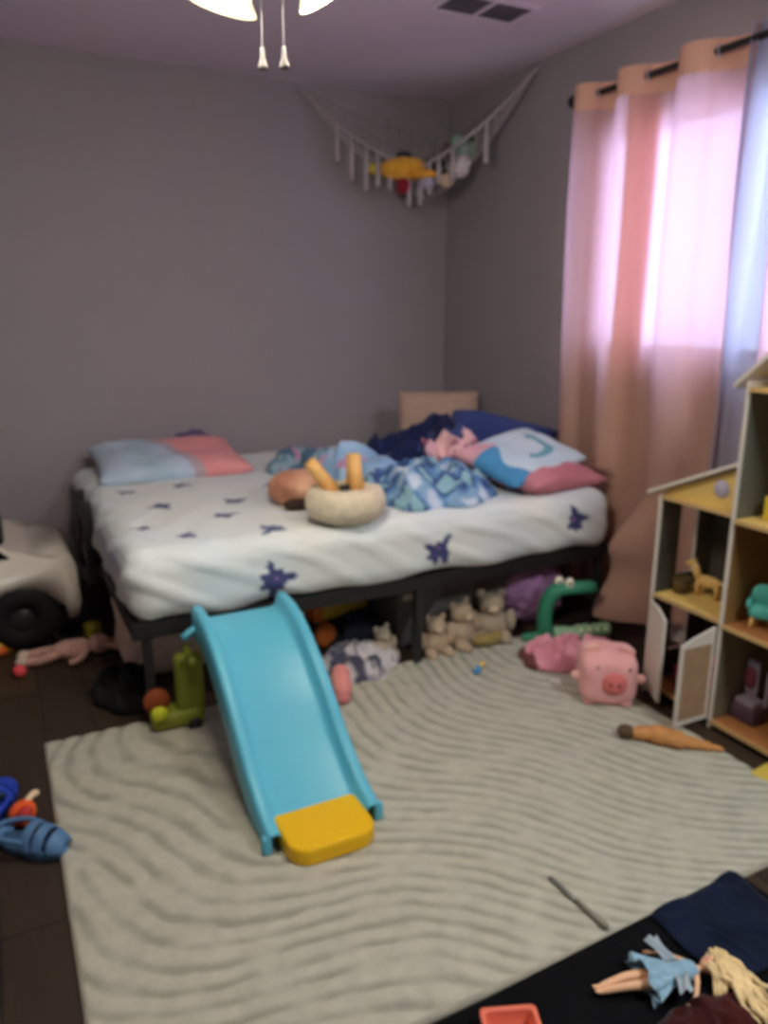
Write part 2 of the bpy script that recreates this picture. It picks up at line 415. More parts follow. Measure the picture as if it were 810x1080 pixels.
# ------------------------------------------------------------------ curtain rod and curtains
cur_y = -0.0
def rod_x(): return -0.085
rod = thing('curtain_rod', (-.085, -1.17, 2.185), 'black curtain rod with round end ball above the window', 'curtain rod')
link('pole', tube(NB(), [(0, 0, 0), (0, -1.75, 0)], .0125, 16), blk, rod)
bm = NB(); blob(bm, (0, .01, 0), (.024, .024, .024)); lathe(bm, [(0.0, .0), (.016, 0), (.016, .012), (.0, .012)], (0, -.012, 0), 16, (PI/2, 0, 0)); link('finial', bm, blk, rod)
bm = NB(); blob(bm, (0, -1.76, 0), (.024, .024, .024)); link('finial', bm, blk, rod)
for yy in (-.02, -1.72):
    bm = NB(); tube(bm, [(.084, yy, -.0), (0, yy, -.016)], .006, 8); bx(bm, .078, .084, yy-.015, yy+.015, -.03, .03); link('bracket', bm, blk, rod)
def fabric(name, body, trans, k_t=0.75, tmix=0.55, see=.06, seec=(1,.8,.9)):
    m = bpy.data.materials.new(name); m.use_nodes = True; N = m.node_tree.nodes; L = m.node_tree.links
    N.remove(N['Principled BSDF']); out = N['Material Output']
    d = N.new('ShaderNodeBsdfDiffuse'); t = N.new('ShaderNodeBsdfTranslucent'); mx = N.new('ShaderNodeMixShader')
    tc = N.new('ShaderNodeTexCoord'); nz = N.new('ShaderNodeTexNoise'); nz.inputs['Scale'].default_value = 300
    L.new(tc.outputs['Object'], nz.inputs['Vector'])
    bp = N.new('ShaderNodeBump'); bp.inputs['Strength'].default_value = 0.15; bp.inputs['Distance'].default_value = .002
    L.new(nz.outputs['Fac'], bp.inputs['Height']); L.new(bp.outputs[0], d.inputs['Normal'])
    d.inputs['Color'].default_value = tuple(body) + (1,); t.inputs['Color'].default_value = tuple(trans) + (1,)
    mx.inputs[0].default_value = tmix; L.new(d.outputs[0], mx.inputs[1]); L.new(t.outputs[0], mx.inputs[2])
    tr = N.new('ShaderNodeBsdfTransparent'); tr.inputs['Color'].default_value = tuple(seec) + (1,)
    m2 = N.new('ShaderNodeMixShader'); m2.inputs[0].default_value = see; L.new(mx.outputs[0], m2.inputs[1]); L.new(tr.outputs[0], m2.inputs[2])
    L.new(m2.outputs[0], out.inputs[0]); return m
peach = fabric('peach_curtain_fabric', (.72, .45, .31), (.66, .43, .60), tmix=.36, see=.035, seec=(.85,.75,1))
peach_double = fabric('peach_curtain_doubled', (.66, .40, .30), (.86, .44, .36), tmix=.45, see=0)
peach_header = mat('peach_curtain_header', (188, 146, 124), rough=.9, var=.03)
pale = fabric('pale_sheer_fabric', (.45, .42, .46), (.5, .56, .85), tmix=.3, see=.05, seec=(.7,.85,1))
def curtain(name, y0, y1, centers, amp, m, hm, label, bulge=0.0, ztop=2.225, zbot=.10, nz_=90, ny=150, seed=0, ring=True):
    root = thing('curtain', (-.085, y0, zbot), label, 'curtain')
    def wave(y):   # +1 in front of the rod (towards the room) at each centre, -1 between
        cs = centers
        if y >= cs[0]: ph = (cs[0]-y)/((cs[0]-cs[1])) * 1.0
        elif y <= cs[-1]: ph = (len(cs)-1) + (cs[-1]-y)/(cs[-2]-cs[-1])
        else:
            ph = 0
            for i in range(len(cs)-1):
                if cs[i] >= y >= cs[i+1]: ph = i + (cs[i]-y)/(cs[i]-cs[i+1])
        c = math.cos(2*PI*ph)
        return math.copysign(abs(c)**0.7, c)
    def pos(y, z):
        t = (ztop - z)/(ztop-zbot)
        x = -amp*wave(y + .01*math.sin(z*3+seed))*(1-.25*t) + 0.010*t*noise.noise(Vector((y*6+seed, z*1.2, 2)))
        yy = y + (-0.02*t)*math.sin(y*9+seed) + (.015*t if y > y0-.1 else 0)
        if bulge:
            b = max(0, min(1, (.60-z)/.22))*(.75+.25*math.sin(min(1, z/.5)*PI)); near = max(0, 1-abs(y+1.76)/.17)**.8
            x -= bulge*b*near*(1+.3*math.sin(z*16))
            yy += .03*b*near
            if z < .66 and y > -1.70: x = max(x, .0) if near < .01 else x
        x = min(x, .068)
        return Vector((x, yy - y0, z - zbot))
    th = .0022
    def cloth(z0, z1, nv, off=0.0):
        bm = NB()
        def f(u, v, s):
            y = y0 + (y1-y0)*u; z = z0 + (z1-z0)*v; p = pos(y, z); q = pos(y-.002, z) - pos(y+.002, z)
            nrm = Vector((q.y, -q.x, 0)); 
            if nrm.length > 0: nrm.normalize()
            return p + nrm*(s*(th/2+off))
        sheet(bm, lambda u, v: f(u, v, 1), ny, nv)
        return bm
    link('panel', cloth(zbot, ztop-.10, nz_), m, root)
    if ring:
        y0s, y1s = (-1.535, -1.62) if y0 > -1.5 else (-2.40, -2.5)
        bm = NB(); sheet(bm, lambda u, v: pos(y0s + (y1s-y0s)*u, zbot + .01 + (ztop-.11-zbot)*v) + Vector((.012, 0, 0)), 20, nz_); link('doubled_fold', bm, peach_double, root, label='denser orange doubled fold')
    link('header_band', cloth(ztop-.10, ztop, 8, .0), hm, root)
    if ring:
        rm = mat('silver_grommet', (190, 190, 200), rough=.3, metal=.9, var=.02)
        for i in range(len(centers)-1):
            for q in (.27, .73):
                yq = centers[i] + (centers[i+1]-centers[i])*q; p = pos(yq, 2.185)
                if yq < y1+.02: continue
                bm = NB(); pr = [(.02+.006*math.cos(a), .003*math.sin(a)) for a in [2*PI*k/8 for k in range(8)]]
                lathe(bm, pr, (p.x, p.y, 2.185-zbot), 20, (PI/2, 0, .5), closed=True); link('grommet', bm, rm, root)
    return root
curtain('curtain_panel', -1.195, -2.075, [-1.25, -1.50, -1.82, -2.14], .055, peach, peach_header,
        'wide peach grommet curtain glowing with daylight at the end of the bed', bulge=.17)
curtain('curtain_panel', -2.045, -2.215, [-2.00, -2.18], .030, pale, pale,
        'narrow pale grey sheer curtain between the two peach curtain panels', ztop=2.235, ring=False, ny=30, seed=2)
curtain('curtain_panel', -2.19, -2.86, [-2.28, -2.56, -2.84], .055, peach, peach_header,
        'second peach curtain behind the tall dollhouse tower at the frame edge', seed=5)

# ------------------------------------------------------------------ ceiling vent
vt = thing('ceiling_vent', (-.60, -1.24, H), 'white louvred air vent set in the ceiling near the window', 'vent')
bm = NB(); 
for (a, b_, c, d) in ((-.19, .19, -.10, -.08), (-.19, .19, .08, .10), (-.19, -.17, -.08, .08), (.17, .19, -.08, .08), (-.008, .008, -.08, .08)): bx(bm, a, b_, c, d, -.012, -.001, .002)
link('frame', bm, ceil_m, vt, False)
link('duct_opening', bx(NB(), -.17, .17, -.08, .08, -.004, -.0015), mat('dark_duct', (70, 66, 70), rough=.9), vt, False)
for s0, s1 in ((-.17, -.008), (.008, .17)):
    for k in range(7):
        bm = NB(); box(bm, ((s0+s1)/2, -.068+k*.0225, -.008), (s1-s0, .016, .0015), rot=(.7, 0, 0)); link('louvre', bm, mat('louvre_grey', (110, 104, 110), rough=.6), vt, False)

# ------------------------------------------------------------------ ceiling fan with lights
fan = thing('ceiling_fan', (-1.895, -2.42, H), 'ceiling fan with lit glass shades and two pull chains', 'ceiling fan')
fm = mat('fan_white_enamel', (175, 170, 168), rough=.35, var=.02)
link('mount', lathe(NB(), [(0, 0), (.07, 0), (.065, -.03), (.02, -.06), (.015, -.12), (0, -.12)], (0, 0, 0), 32), fm, fan)
link('motor_housing', lathe(NB(), [(0, -.11), (.06, -.115), (.12, -.15), (.13, -.20), (.11, -.25), (.05, -.28), (0, -.28)], (0, 0, 0), 40), fm, fan)
for k in range(5):
    a = .3 + 2*PI*k/5; d = Vector((math.cos(a), math.sin(a), 0)); 
    bm = NB(); box(bm, (d.x*.37, d.y*.37, -.21), (.44, .13, .008), .003, rot=(.15, 0, a)); bl = link('blade', bm, mat('fan_blade_white', (160, 150, 145), rough=.5), fan)
    bm = NB(); tube(bm, [(d.x*.1, d.y*.1, -.205), (d.x*.19, d.y*.19, -.217)], .012, 8, flat=.5); link('blade_bracket', bm, fm, bl)
link('light_hub', lathe(NB(), [(0, -.27), (.02, -.275), (.02, -.33), (.045, -.342), (.065, -.372), (.06, -.41), (.02, -.435), (0, -.435)], (0, 0, 0), 32), fm, fan)
glow = mat('lit_frosted_glass', (235, 225, 180), rough=.4, emit=(1.0, .93, .60), estr=1.0)
for k, a in enumerate((3.55, -.15, 1.75)):
    d = Vector((math.cos(a), math.sin(a), 0)); e = Vector((0, 0, -.390))
    c0 = e + d*.05; c1 = e + d*.085 + Vector((0, 0, .0)); 
    arm = link('lamp_arm', tube(NB(), [e + d*.04, e + d*.075 + Vector((0, 0, .005)), e+d*.09+Vector((0, 0, -.02))], .009, 10), fm, fan)
    ang = .55; zax = (Vector((0, 0, -1))*math.cos(ang) + d*math.sin(ang)).normalized()
    q = zax.to_track_quat('Z', 'Y').to_euler()
    prof = [(.018, 0), (.03, .012), (.043, .04), (.05, .075), (.060, .105), (.075, .125), (.073, .126), (.057, .105), (.047, .075), (.040, .04), (.027, .014), (.016, .003)]
    M = e + d*.085 + Vector((0, 0, -.01))
    link('lamp_shade', lathe(NB(), prof, M, 32, q, closed=True), glow, fan)
    bm = NB(); blob(bm, M + zax*.06, (.026, .026, .026)); link('light_bulb', bm, mat('lit_bulb', (255, 240, 200), emit=(1, .9, .65), estr=6), fan)
    p = fan.location + M + zax*.14
    bulb('bulb_light', p, BULB_W)
for (dx, dy, zb) in ((.016, 0.02, -.65), (.046, -.02, -.655)):
    zz = zb
    bm = NB(); tube(bm, [(dx, dy, -.40), (dx, dy, zz+.035)], .0008, 6); ch = link('pull_chain', bm, fm, fan)
    bm = NB(); lathe(bm, [(0, .04), (.003, .038), (.004, .02), (.009, .006), (.0095, 0), (0, 0)], (dx, dy, zz), 16); link('chain_pull', bm, mat('chain_pull_cream', (72, 66, 62)), ch)

# ------------------------------------------------------------------ slide
teal = mat('teal_plastic', (74, 148, 168), rough=.38, var=.03, scale=5, spec=.4)
yel = mat('yellow_plastic', (240, 186, 10), rough=.4, var=.03, spec=.4)
sl = thing('toy_slide', (-1.79, -2.05, 0.012), 'small teal plastic slide with a yellow foot leaning on the bed edge', 'slide')
prof = spline([(.33, .372), (.22, .365), (.10, .315), (-.03, .225), (-.15, .125), (-.25, .062), (-.31, .036), (-.365, .022)], 8)
prof = [(p.x, p.y) for p in [Vector((q[0], q[1])) for q in prof]]
Wd = .155
def slide_cross(y, z, t):
    # side rail profile: outer bottom, outer top, inner top, inner bed
    rh = .045*(1 - .25*t); sk = .060 + .012*t
    pts = []
    rw = .034
    out = [(-Wd, -sk), (-Wd-.003, -.01), (-Wd-.002, rh*.8), (-Wd+.006, rh), (-Wd+rw-.006, rh), (-Wd+rw, rh*.75), (-Wd+rw+.006, .006), (-Wd+rw+.02, 0)]
    full = out + [(-a, b) for a, b in out[::-1]]
    return full
bm = NB(); rings = []
n = len(prof)
for i, (y, z) in enumerate(prof):
    t = i/(n-1); a = prof[max(0, i-1)]; b_ = prof[min(n-1, i+1)]; tg = Vector((b_[0]-a[0], b_[1]-a[1])).normalized(); nr = Vector((-tg.y, tg.x)); 
    if nr.y < 0: nr = -nr
    ring = []
    for (px, ph) in slide_cross(y, z, t):
        yy = y + nr.x*ph; zz = z + nr.y*ph; ring.append(Vector((px, yy, max(0.0, zz))))
    top = [bm.verts.new(v) for v in ring]
    # underside, 6 mm thick
    und = []
    for (px, ph) in slide_cross(y, z, t):
        s = .005; qx = px + (s if px < 0 else -s)*(1 if abs(px) > Wd-.02 else 0); ph2 = ph - (s if abs(px) < Wd-.001 else 0)
        und.append(bm.verts.new((qx, y + nr.x*ph2, max(0.0, z + nr.y*ph2))))
    rings.append((top, und))
m_ = len(rings[0][0])
for i in range(n-1):
    for k in range(m_-1):
        bm.faces.new((rings[i][0][k], rings[i][0][k+1], rings[i+1][0][k+1], rings[i+1][0][k]))
        bm.faces.new((rings[i][1][k], rings[i+1][1][k], rings[i+1][1][k+1], rings[i][1][k+1]))
    for k in (0, m_-1): bm.faces.new((rings[i][0][k], rings[i+1][0][k], rings[i+1][1][k], rings[i][1][k]))
for i in (0, n-1):
    for k in range(m_-1): bm.faces.new((rings[i][0][k], rings[i][1][k], rings[i][1][k+1], rings[i][0][k+1]))
bmesh.ops.remove_doubles(bm, verts=bm.verts[:], dist=1e-5)
link('chute', bm, teal, sl)
for s in (-1, 1):
    bm = NB(); tube(bm, [(s*.15, .305, .355), (s*.175, .30, .342), (s*.198, .295, .33)], [.013, .012, .013], 12); link('hook', bm, teal, sl)
    bm = NB(); bx(bm, s*Wd - .014, s*Wd + .012, -.372, -.35, 0, .05, .008); link('rail_end', bm, teal, sl)
bm = NB()
foot = [(-.118, -.285), (.118, -.285)] + [(.118-.055*(1-math.cos(a)), -.40-.055*math.sin(a)) for a in [PI/2*k/6 for k in range(7)]] + [(-.118+.055*(1-math.cos(a)), -.40-.055*math.sin(a)) for a in [PI/2*k/6 for k in range(6, -1, -1)]]
prev = None
for (zz, sc) in ((0, .97), (.006, 1), (.034, 1), (.041, .985), (.045, .955), (.046, .91)):
    ring = [bm.verts.new((px*sc, -.37 + (py+.37)*sc, zz)) for px, py in foot]
    if prev:
        for k in range(len(foot)): bm.faces.new((prev[k], prev[(k+1) % len(foot)], ring[(k+1) % len(foot)], ring[k]))
    else: bm.faces.new(ring[::-1])
    prev = ring
bm.faces.new(prev)
link('landing_foot', bm, yel, sl, smooth=False, label='yellow rounded plastic foot')

# ------------------------------------------------------------------ bedding
soft = mat('printed_fabric', attr=True, rough=.95, var=.06, scale=14, bump=.2, bscale=60, spec=.05, sheen=.1)
def p_left(c, n):
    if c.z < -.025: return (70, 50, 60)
    if c.x > .02 - c.y*.4: return (186, 124, 124)
    if c.x > -.03 - c.y*.4: return (150, 134, 144)
    return mixc((152, 164, 178), (140, 160, 170), .5+n3(c, 8))
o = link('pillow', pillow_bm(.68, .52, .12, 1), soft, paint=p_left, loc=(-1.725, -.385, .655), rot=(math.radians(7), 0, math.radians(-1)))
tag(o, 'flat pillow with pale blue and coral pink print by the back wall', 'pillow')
def p_dark(c, n): return (50, 60, 92) if n3(c, 14) > -.1 else (80, 70, 100)
heap('small_blanket', (-1.55, -.14, .70), 'small crumpled navy cloth on top of the blue and coral pillow', 'cloth', .10, .05, .045, soft, p_dark, 4.0, s=14)
def p_tealc(c, n):
    v = n3(c, 13, 3)
    return (96, 122, 136) if v > .12 else ((70, 92, 112) if v < -.15 else ((150, 104, 130) if n3(c, 22, 8) > .42 else (118, 140, 148)))
heap('small_blanket', (-1.12, -.66, .598), 'crumpled grey-teal throw near the back wall beyond the upturned stool', 'blanket', .24, .14, .12, soft, p_tealc, 2.0, s=12)
def p_navy(c, n):
    if ((c.x-.03)/.17)**2 + ((c.y+.13)/.075)**2 < 1 + 1.2*n3(c, 9, 7): return (190, 152, 154) if n3(c, 16, 3) > -.25 else (120, 66, 84)
    v = n3(c, 9, 6); return (24, 30, 60) if v < .2 else (52, 62, 100)
heap('printed_blanket', (-.70, -1.06, .598), 'dark navy blanket with a pale pink print heaped in the middle of the bedding', 'blanket', .34, .24, .29, soft, p_navy, 6.0, s=7, rot=.1)
def p_tie(c, n):
    v = noise.noise(Vector((c.x*7+2, c.y*11, 4))) + .5*noise.noise(Vector((c.x*18, c.y*22, 9)))
    if v > .30: return (162, 172, 186)
    if v > .08: return (108, 138, 164)
    if v > -.12: return (74, 108, 148)
    if v > -.3: return (48, 66, 108)
    return (118, 152, 162)
heap('tie_dye_blanket', (-.90, -1.36, .598), 'blue tie-dye blanket crumpled beside the upturned stool near the bed edge', 'blanket', .29, .26, .17, soft, p_tie, 9.0, s=6.5, rot=-.3, fold_h=.38)
def p_lb(c, n): return mixc((140, 165, 188), (112, 142, 172), .5+n3(c, 12, 2)*1.4) if n3(c, 20, 8) < .38 else (170, 130, 158)
heap('small_blanket', (-1.06, -1.08, .605), 'light blue fleece blanket trailing behind the upturned stool', 'blanket', .12, .32, .20, soft, p_lb, 12.0, s=6, rot=.42, fold_h=.25)
def p_pk(c, n): return (170, 110, 118) if n3(c, 15, 5) > -.1 else (96, 40, 52)
heap('small_blanket', (-.56, -.66, .598), 'small pink and dark red cloth between the navy blanket and beige cushion', 'cloth', .22, .10, .16, soft, p_pk, 3.0, s=13)
# beige cushion upright in the corner
def p_be(c, n): return mixc((150, 128, 112), (160, 134, 118), .5+n3(c, 6))
o = link('cushion', pillow_bm(.44, .36, .13, 5, pinch=.03), mat('beige_plush', attr=True, rough=1, var=.05, scale=30, bump=.5, bscale=150, spec=.03), paint=p_be, loc=(-.30, -.46, .735), rot=(math.radians(74), 0, math.radians(-22)))
tag(o, 'beige plush cushion standing upright in the corner at the back of the bed', 'cushion')
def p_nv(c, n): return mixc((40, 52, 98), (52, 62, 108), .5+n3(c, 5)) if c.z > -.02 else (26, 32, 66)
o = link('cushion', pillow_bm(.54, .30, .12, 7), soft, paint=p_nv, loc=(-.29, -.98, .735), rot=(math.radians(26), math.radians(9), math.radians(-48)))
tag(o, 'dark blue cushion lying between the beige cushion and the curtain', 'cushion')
def p_pp(c, n): return mixc((160, 98, 108), (172, 112, 120), .5+n3(c, 6))
o = link('pillow', pillow_bm(.44, .38, .11, 9), soft, paint=p_pp, loc=(-.37, -1.42, .652), rot=(math.radians(4), math.radians(2), math.radians(8)))
tag(o, 'dusty pink pillow at the curtain end of the bed under the pale blue pillow', 'pillow')
def p_lp(c, n):
    r = math.hypot(c.x-.02, c.y+.02); t = math.atan2(c.y+.02, c.x-.02)
    if abs(r - .085) < .02 and -2.4 < t < .9: return (88, 138, 152)
    if c.x < -.14 + .04*math.sin(c.y*22): return (64, 122, 162) if c.y < .06 else (186, 142, 150)
    return mixc((160, 178, 190), (176, 186, 190), .5+n3(c, 5))
o = link('pillow', pillow_bm(.48, .36, .10, 11, pinch=.03), soft, paint=p_lp, loc=(-.43, -1.36, .722), rot=(math.radians(14), math.radians(-7), math.radians(14)))
tag(o, 'pale blue pillow with a teal curl print leaning on the dusty pink pillow', 'pillow')

# upturned stool
fur = mat('cream_faux_fur', (190, 176, 150), rough=1, var=.12, scale=30, bump=.9, bscale=110, spec=.03, sheen=.3)
st = thing('fur_stool', (-1.335, -1.545, .600), 'round cream fur stool lying upside down on the bed with wooden legs up', 'stool')
bm = NB(); lathe(bm, [(0, 0), (.10, .0), (.132, .018), (.146, .05), (.144, .085), (.128, .112), (.10, .118), (.06, .108), (0, .104)], (0, 0, 0), 48)
for v in bm.verts:
    v.co += Vector(v.co).normalized()*0.008*noise.noise(v.co*28)
link('seat', bm, fur, st)
wood = mat('light_wood', (196, 152, 92), rough=.5, var=.12, scale=12)
bm = NB(); blob(bm, (.0, .0, .112), (.024, .024, .012), 3); tube(bm, [(-.04, .02, .113), (.04, -.02, .113)], .006, 8); link('bracket', bm, blk, st)
for (p0, p1) in (((.035, -.02, .10), (.030, -.01, .235)), ((-.04, .015, .10), (-.125, .03, .215)), ((.05, .04, .10), (.068, .085, .215))):
    link('leg', tube(NB(), [p0, p1], [.028, .023], 16), wood, st)
def p_peach(c, n): return mixc((186, 146, 118), (160, 110, 88), .5+n3(c, 9)*1.3)
pc = thing('plush_toy', (-1.40, -1.24, .600), 'peach-brown round plush lying on the bed behind the upturned stool', 'plush toy')
bm = NB(); blob(bm, (0, 0, .062), (.115, .10, .068), 2.4, 16, nz=.08); link('body', bm, mat('plush_attr', attr=True, rough=1, var=.08, scale=40, bump=.6, bscale=160, spec=.03), pc, paint=p_peach)
bm = NB(); blob(bm, (.10, .05, .055), (.055, .05, .05), 2.2, 10); link('head', bm, MATS['plush_attr'], pc, paint=p_peach)
bm = NB(); blob(bm, (-.04, -.10, .018), (.06, .03, .018), 2.4, 8); link('foot', bm, mat('dark_brown_plush', (52, 38, 32), rough=1), pc, label='dark brown foot')

# ------------------------------------------------------------------ dollhouse
white = mat('dollhouse_white', (176, 168, 158), rough=.55, var=.04)
yw = mat('dollhouse_yellow', (186, 158, 92), rough=.6, var=.06)
ply = mat('dollhouse_ply_edge', (168, 138, 92), rough=.6, var=.10, scale=20)
brn = mat('dollhouse_wood_floor_print', (134, 86, 48), rough=.6, var=.14, scale=14)
dkw = mat('dollhouse_room_wall_print', (92, 84, 66), rough=.7, var=.18, scale=9)
olv = mat('dollhouse_dark_wall_print', (58, 55, 49), rough=.7, var=.3, scale=14)
dh = thing('dollhouse', (-.45, -2.17, 0), 'tall wooden dollhouse with open doors standing against the curtain wall', 'dollhouse')
D = .27; T = .012
# local: x 0 (front) .. D (back), y 0 .. -W
W1 = .29; W2 = .40
def panel(name, x0, x1, y0, y1, z0, z1, m, lab=None):
    return link(name, bx(NB(), x0, x1, y0, y1, z0, z1, .0015), m, dh, False, label=lab)
def cut_side(name, y0, y1, z0, z1, x0, x1, m, parent, lab=None):   # side wall with two window openings
    bm = NB(); wx0, wx1 = .095, .185
    bx(bm, x0, wx0, y0, y1, z0, z1); bx(bm, wx1, x1, y0, y1, z0, z1)
    for a, b_ in ((z0, .14), (.33, .43), (.68, z1)): bx(bm, wx0, wx1, y0, y1, a, b_)
    return link(name, bm, m, parent, False, label=lab)
sp_ = cut_side('side_panel', -T, 0, 0, .725, 0, D, white, dh)
cut_side('wallpaper', -T-.004, -T-.0005, .04, .712, .006, D-.008, olv, sp_, 'dark printed inner wall')
panel('side_panel', 0, D, -W1-T, -W1, 0, 1.13, white)
panel('side_panel', 0, D, -W1-W2-T, -W1-W2, 0, 1.13, white)
for (y0, y1, z, m) in ((-T-.004, -W1, .03, brn), (-T-.004, -W1, .365, yw), (-T-.004, -W1, .715, yw), (-W1-T, -W1-W2, .02, brn), (-W1-T, -W1-W2, .355, brn), (-W1-T, -W1-W2, .70, yw), (-W1-T, -W1-W2, 1.10, yw)):
    s_ = panel('shelf', .002, D-.008, y0, y1, z, z+.012, m)
    bm = NB(); bx(bm, -.001, .002, y0, y1, z-.001, z+.013); link('front_edge', bm, ply, s_, False)
# back panel in pieces with openings
bm = NB(); zb = D-.006
def back(y0, y1, z0, z1): bx(bm, zb, D, y0, y1, z0, z1)
back(-T, -W1, .03, .12); back(-T, -W1, .12, .725)
link('back_panel', bm, olv, dh, False, label='dark printed back panel')
bm = NB(); back(-W1-T, -W1-W2, .03, .71); link('back_panel', bm, dkw, dh, False)
bm = NB(); back(-W1-T, -W1-W2, .71, 1.13); link('back_panel', bm, mat('dollhouse_grey_wall_print', (84, 84, 74), rough=.7, var=.1), dh, False)
for (z0, z1, m) in ((.034, .353, dkw), (.369, .698, mat('dollhouse_brown_wall_print', (112, 84, 46), rough=.7, var=.15)), (.714, 1.098, MATS['dollhouse_grey_wall_print'])):
    bm = NB(); bx(bm, .006, D-.008, -W1-T-.004, -W1-T-.0005, z0, z1); link('wallpaper', bm, m, dh, False)
# gable of the wing, round decal, sloping roof
bm = NB(); prism(bm, [(-T, .728), (-W1, .728), (-W1, .865), (-T, .742)], 0, .02, .03); link('gable', bm, yw, dh, False)
bm = NB(); lathe(bm, [(0, 0), (.028, 0), (.028, -.003), (0, -.003)], (.02, -W1+.06, .79), 28, (0, PI/2, 0)); link('round_window', bm, mat('lilac_decal', (158, 150, 168)), dh, label='pale lilac round window')
bm = NB(); prism(bm, [(.045, .722), (.045, .735), (-W1, .885), (-W1, .873)], 0, -.012, D+.005); link('roof_panel', bm, white, dh, False)
bm = NB(); ymid = -W1-T-W2/2
prism(bm, [(-W1+.035, 1.105), (-W1+.035, 1.122), (ymid, 1.345), (-W1-W2-.045, 1.122), (-W1-W2-.045, 1.105), (ymid, 1.328)], 0, -.012, D+.005); link('roof_panel', bm, white, dh, False)
bm = NB(); prism(bm, [(-W1-T, 1.115), (-W1-W2, 1.115), (ymid, 1.325)], 0, .12, .13); link('gable', bm, olv, dh, False)
# two open doors with pointed tops
for (y, ang) in ((-.014, -1.13), (-W1+.002, .02)):
    bm = NB(); prism(bm, [(0, .032), (-.142, .032), (-.142, .33), (-.07, .352), (0, .352)] if ang < 0 else [(0, .032), (-.142, .032), (-.142, .31), (-.09, .33), (0, .352)], 1, 0, .008)
    d_ = link('door', bm, white, dh, False, loc=(-.004, y, 0), rot=(0, 0, -ang if ang > 0 else -ang))
    bm = NB(); bx(bm, -.13, -.012, -.0008, 0, .05, .30); link('door_print', bm, mat('door_brown_print', (132, 108, 84), rough=.6, var=.15, scale=25), d_, False)
# furnishings and toys in the dollhouse
hr = thing('toy_horse', (-.32, -2.30, .378), 'small tan toy horse on the upper floor of the dollhouse wing', 'toy', rot=(0, 0, math.radians(100)))
tan = mat('tan_plastic', (196, 160, 96), rough=.5, var=.06)
bm = NB(); blob(bm, (0, 0, .055), (.045, .018, .020), 2.3, 8); tube(bm, [(.035, 0, .06), (.055, 0, .085), (.062, 0, .105)], [.016, .012, .009], 10)
blob(bm, (.073, 0, .105), (.020, .009, .010), 2, 6, rot=(0, .5, 0)); blob(bm, (.058, .006, .118), (.003, .003, .008), 2, 4); blob(bm, (.058, -.006, .118), (.003, .003, .008), 2, 4)
link('body', bm, tan, hr)
for (lx, ly) in ((.034, .010), (.034, -.010), (-.034, .010), (-.034, -.010)):
    link('leg', tube(NB(), [(lx, ly, .05), (lx*1.05, ly, .025), (lx*.98, ly, 0)], [.009, .006, .006], 8), tan, hr)
link('tail', tube(NB(), spline([(-.042, 0, .064), (-.058, 0, .05), (-.060, 0, .02)], 5), [.005]*11, 8), mat('pale_mane', (206, 180, 130)), hr)
link('mane', tube(NB(), [(.036, 0, .078), (.05, 0, .10), (.060, 0, .118)], [.006, .008, .004], 8), MATS['pale_mane'], hr)
bk = thing('toy_basket', (-.36, -2.222, .378), 'tiny dark brown wicker basket in the dollhouse wing', 'basket')
bm = NB(); lathe(bm, [(0, 0), (.026, 0), (.033, .05), (.031, .05), (.024, .004), (0, .004)], (0, 0, 0), 24); link('body', bm, mat('dark_wicker', (86, 70, 40), bump=.8, bscale=200, var=.3, scale=60), bk)
bm = NB(); pr = [(.0335+.0025*math.cos(a), .05+.0025*math.sin(a)) for a in [2*PI*k/8 for k in range(8)]]; lathe(bm, pr, (0, 0, 0), 24, closed=True); link('rim', bm, MATS['dark_wicker'], bk)
ch = thing('toy_armchair', (-.36, -2.545, .367), 'small teal dollhouse armchair on the tower middle floor', 'toy chair', rot=(0, 0, math.radians(-60)))
tl = mat('mint_teal', (72, 150, 138), rough=.7)
bm = NB(); blob(bm, (0, .0, .055), (.042, .036, .024), 3, 10); link('seat', bm, tl, ch)
bm = NB(); blob(bm, (0, .026, .092), (.042, .014, .042), 2.6, 10); link('backrest', bm, tl, ch)
for s in (-1, 1):
    bm = NB(); blob(bm, (s*.040, 0, .075), (.010, .032, .016), 2.6, 8); link('armrest', bm, tl, ch)
    for q in (-1, 1): link('leg', tube(NB(), [(s*.026, q*.022, .036), (s*.032, q*.028, 0)], [.006, .004], 8), wood, ch)
yc = thing('toy_dresser', (-.35, -2.545, .712), 'small yellow dollhouse dresser on the tower upper floor', 'toy furniture')
ys = mat('yellow_toy', (204, 176, 60), rough=.5)
bm = NB(); bx(bm, -.03, .05, -.05, .03, 0, .075, .004); link('body', bm, ys, yc)
for k in range(3): bm = NB(); bx(bm, -.033, -.029, -.045, .025, .008+k*.022, .027+k*.022, .002); link('drawer', bm, ys, yc)
link('mirror', lathe(NB(), [(0, 0), (.024, 0), (.024, .006), (0, .006)], (.03, -.01, .105), 24, (0, PI/2, 0)), ys, yc)
link('mirror_stand', bx(NB(), .03, .036, -.015, -.005, .073, .09), ys, yc)
mg = thing('toy_shell', (-.33, -2.30, .042), 'crumpled magenta cloth toy inside the dollhouse behind the open doors', 'toy')
mgm = mat('magenta_fabric', (190, 40, 120), rough=.8, var=.1, scale=20)
bm = NB(); blob(bm, (0, 0, .065), (.058, .06, .062), 2.2, 14, nz=.35, ns=9, seed=2); link('body', bm, mgm, mg)
bm = NB(); blob(bm, (-.045, .02, .05), (.02, .028, .03), 2, 8, nz=.3, ns=8); link('flap', bm, mgm, mg)
dk = thing('toy_vanity', (-.34, -2.56, .032), 'dark purple toy furniture on the bottom floor of the dollhouse tower', 'toy furniture')
pu = mat('dark_purple_plastic', (66, 48, 62), rough=.5); gw = mat('grey_lilac_plastic', (120, 108, 118), rough=.5)
bm = NB(); bx(bm, -.035, .035, -.01, .08, 0, .055, .008); link('base', bm, pu, dk)
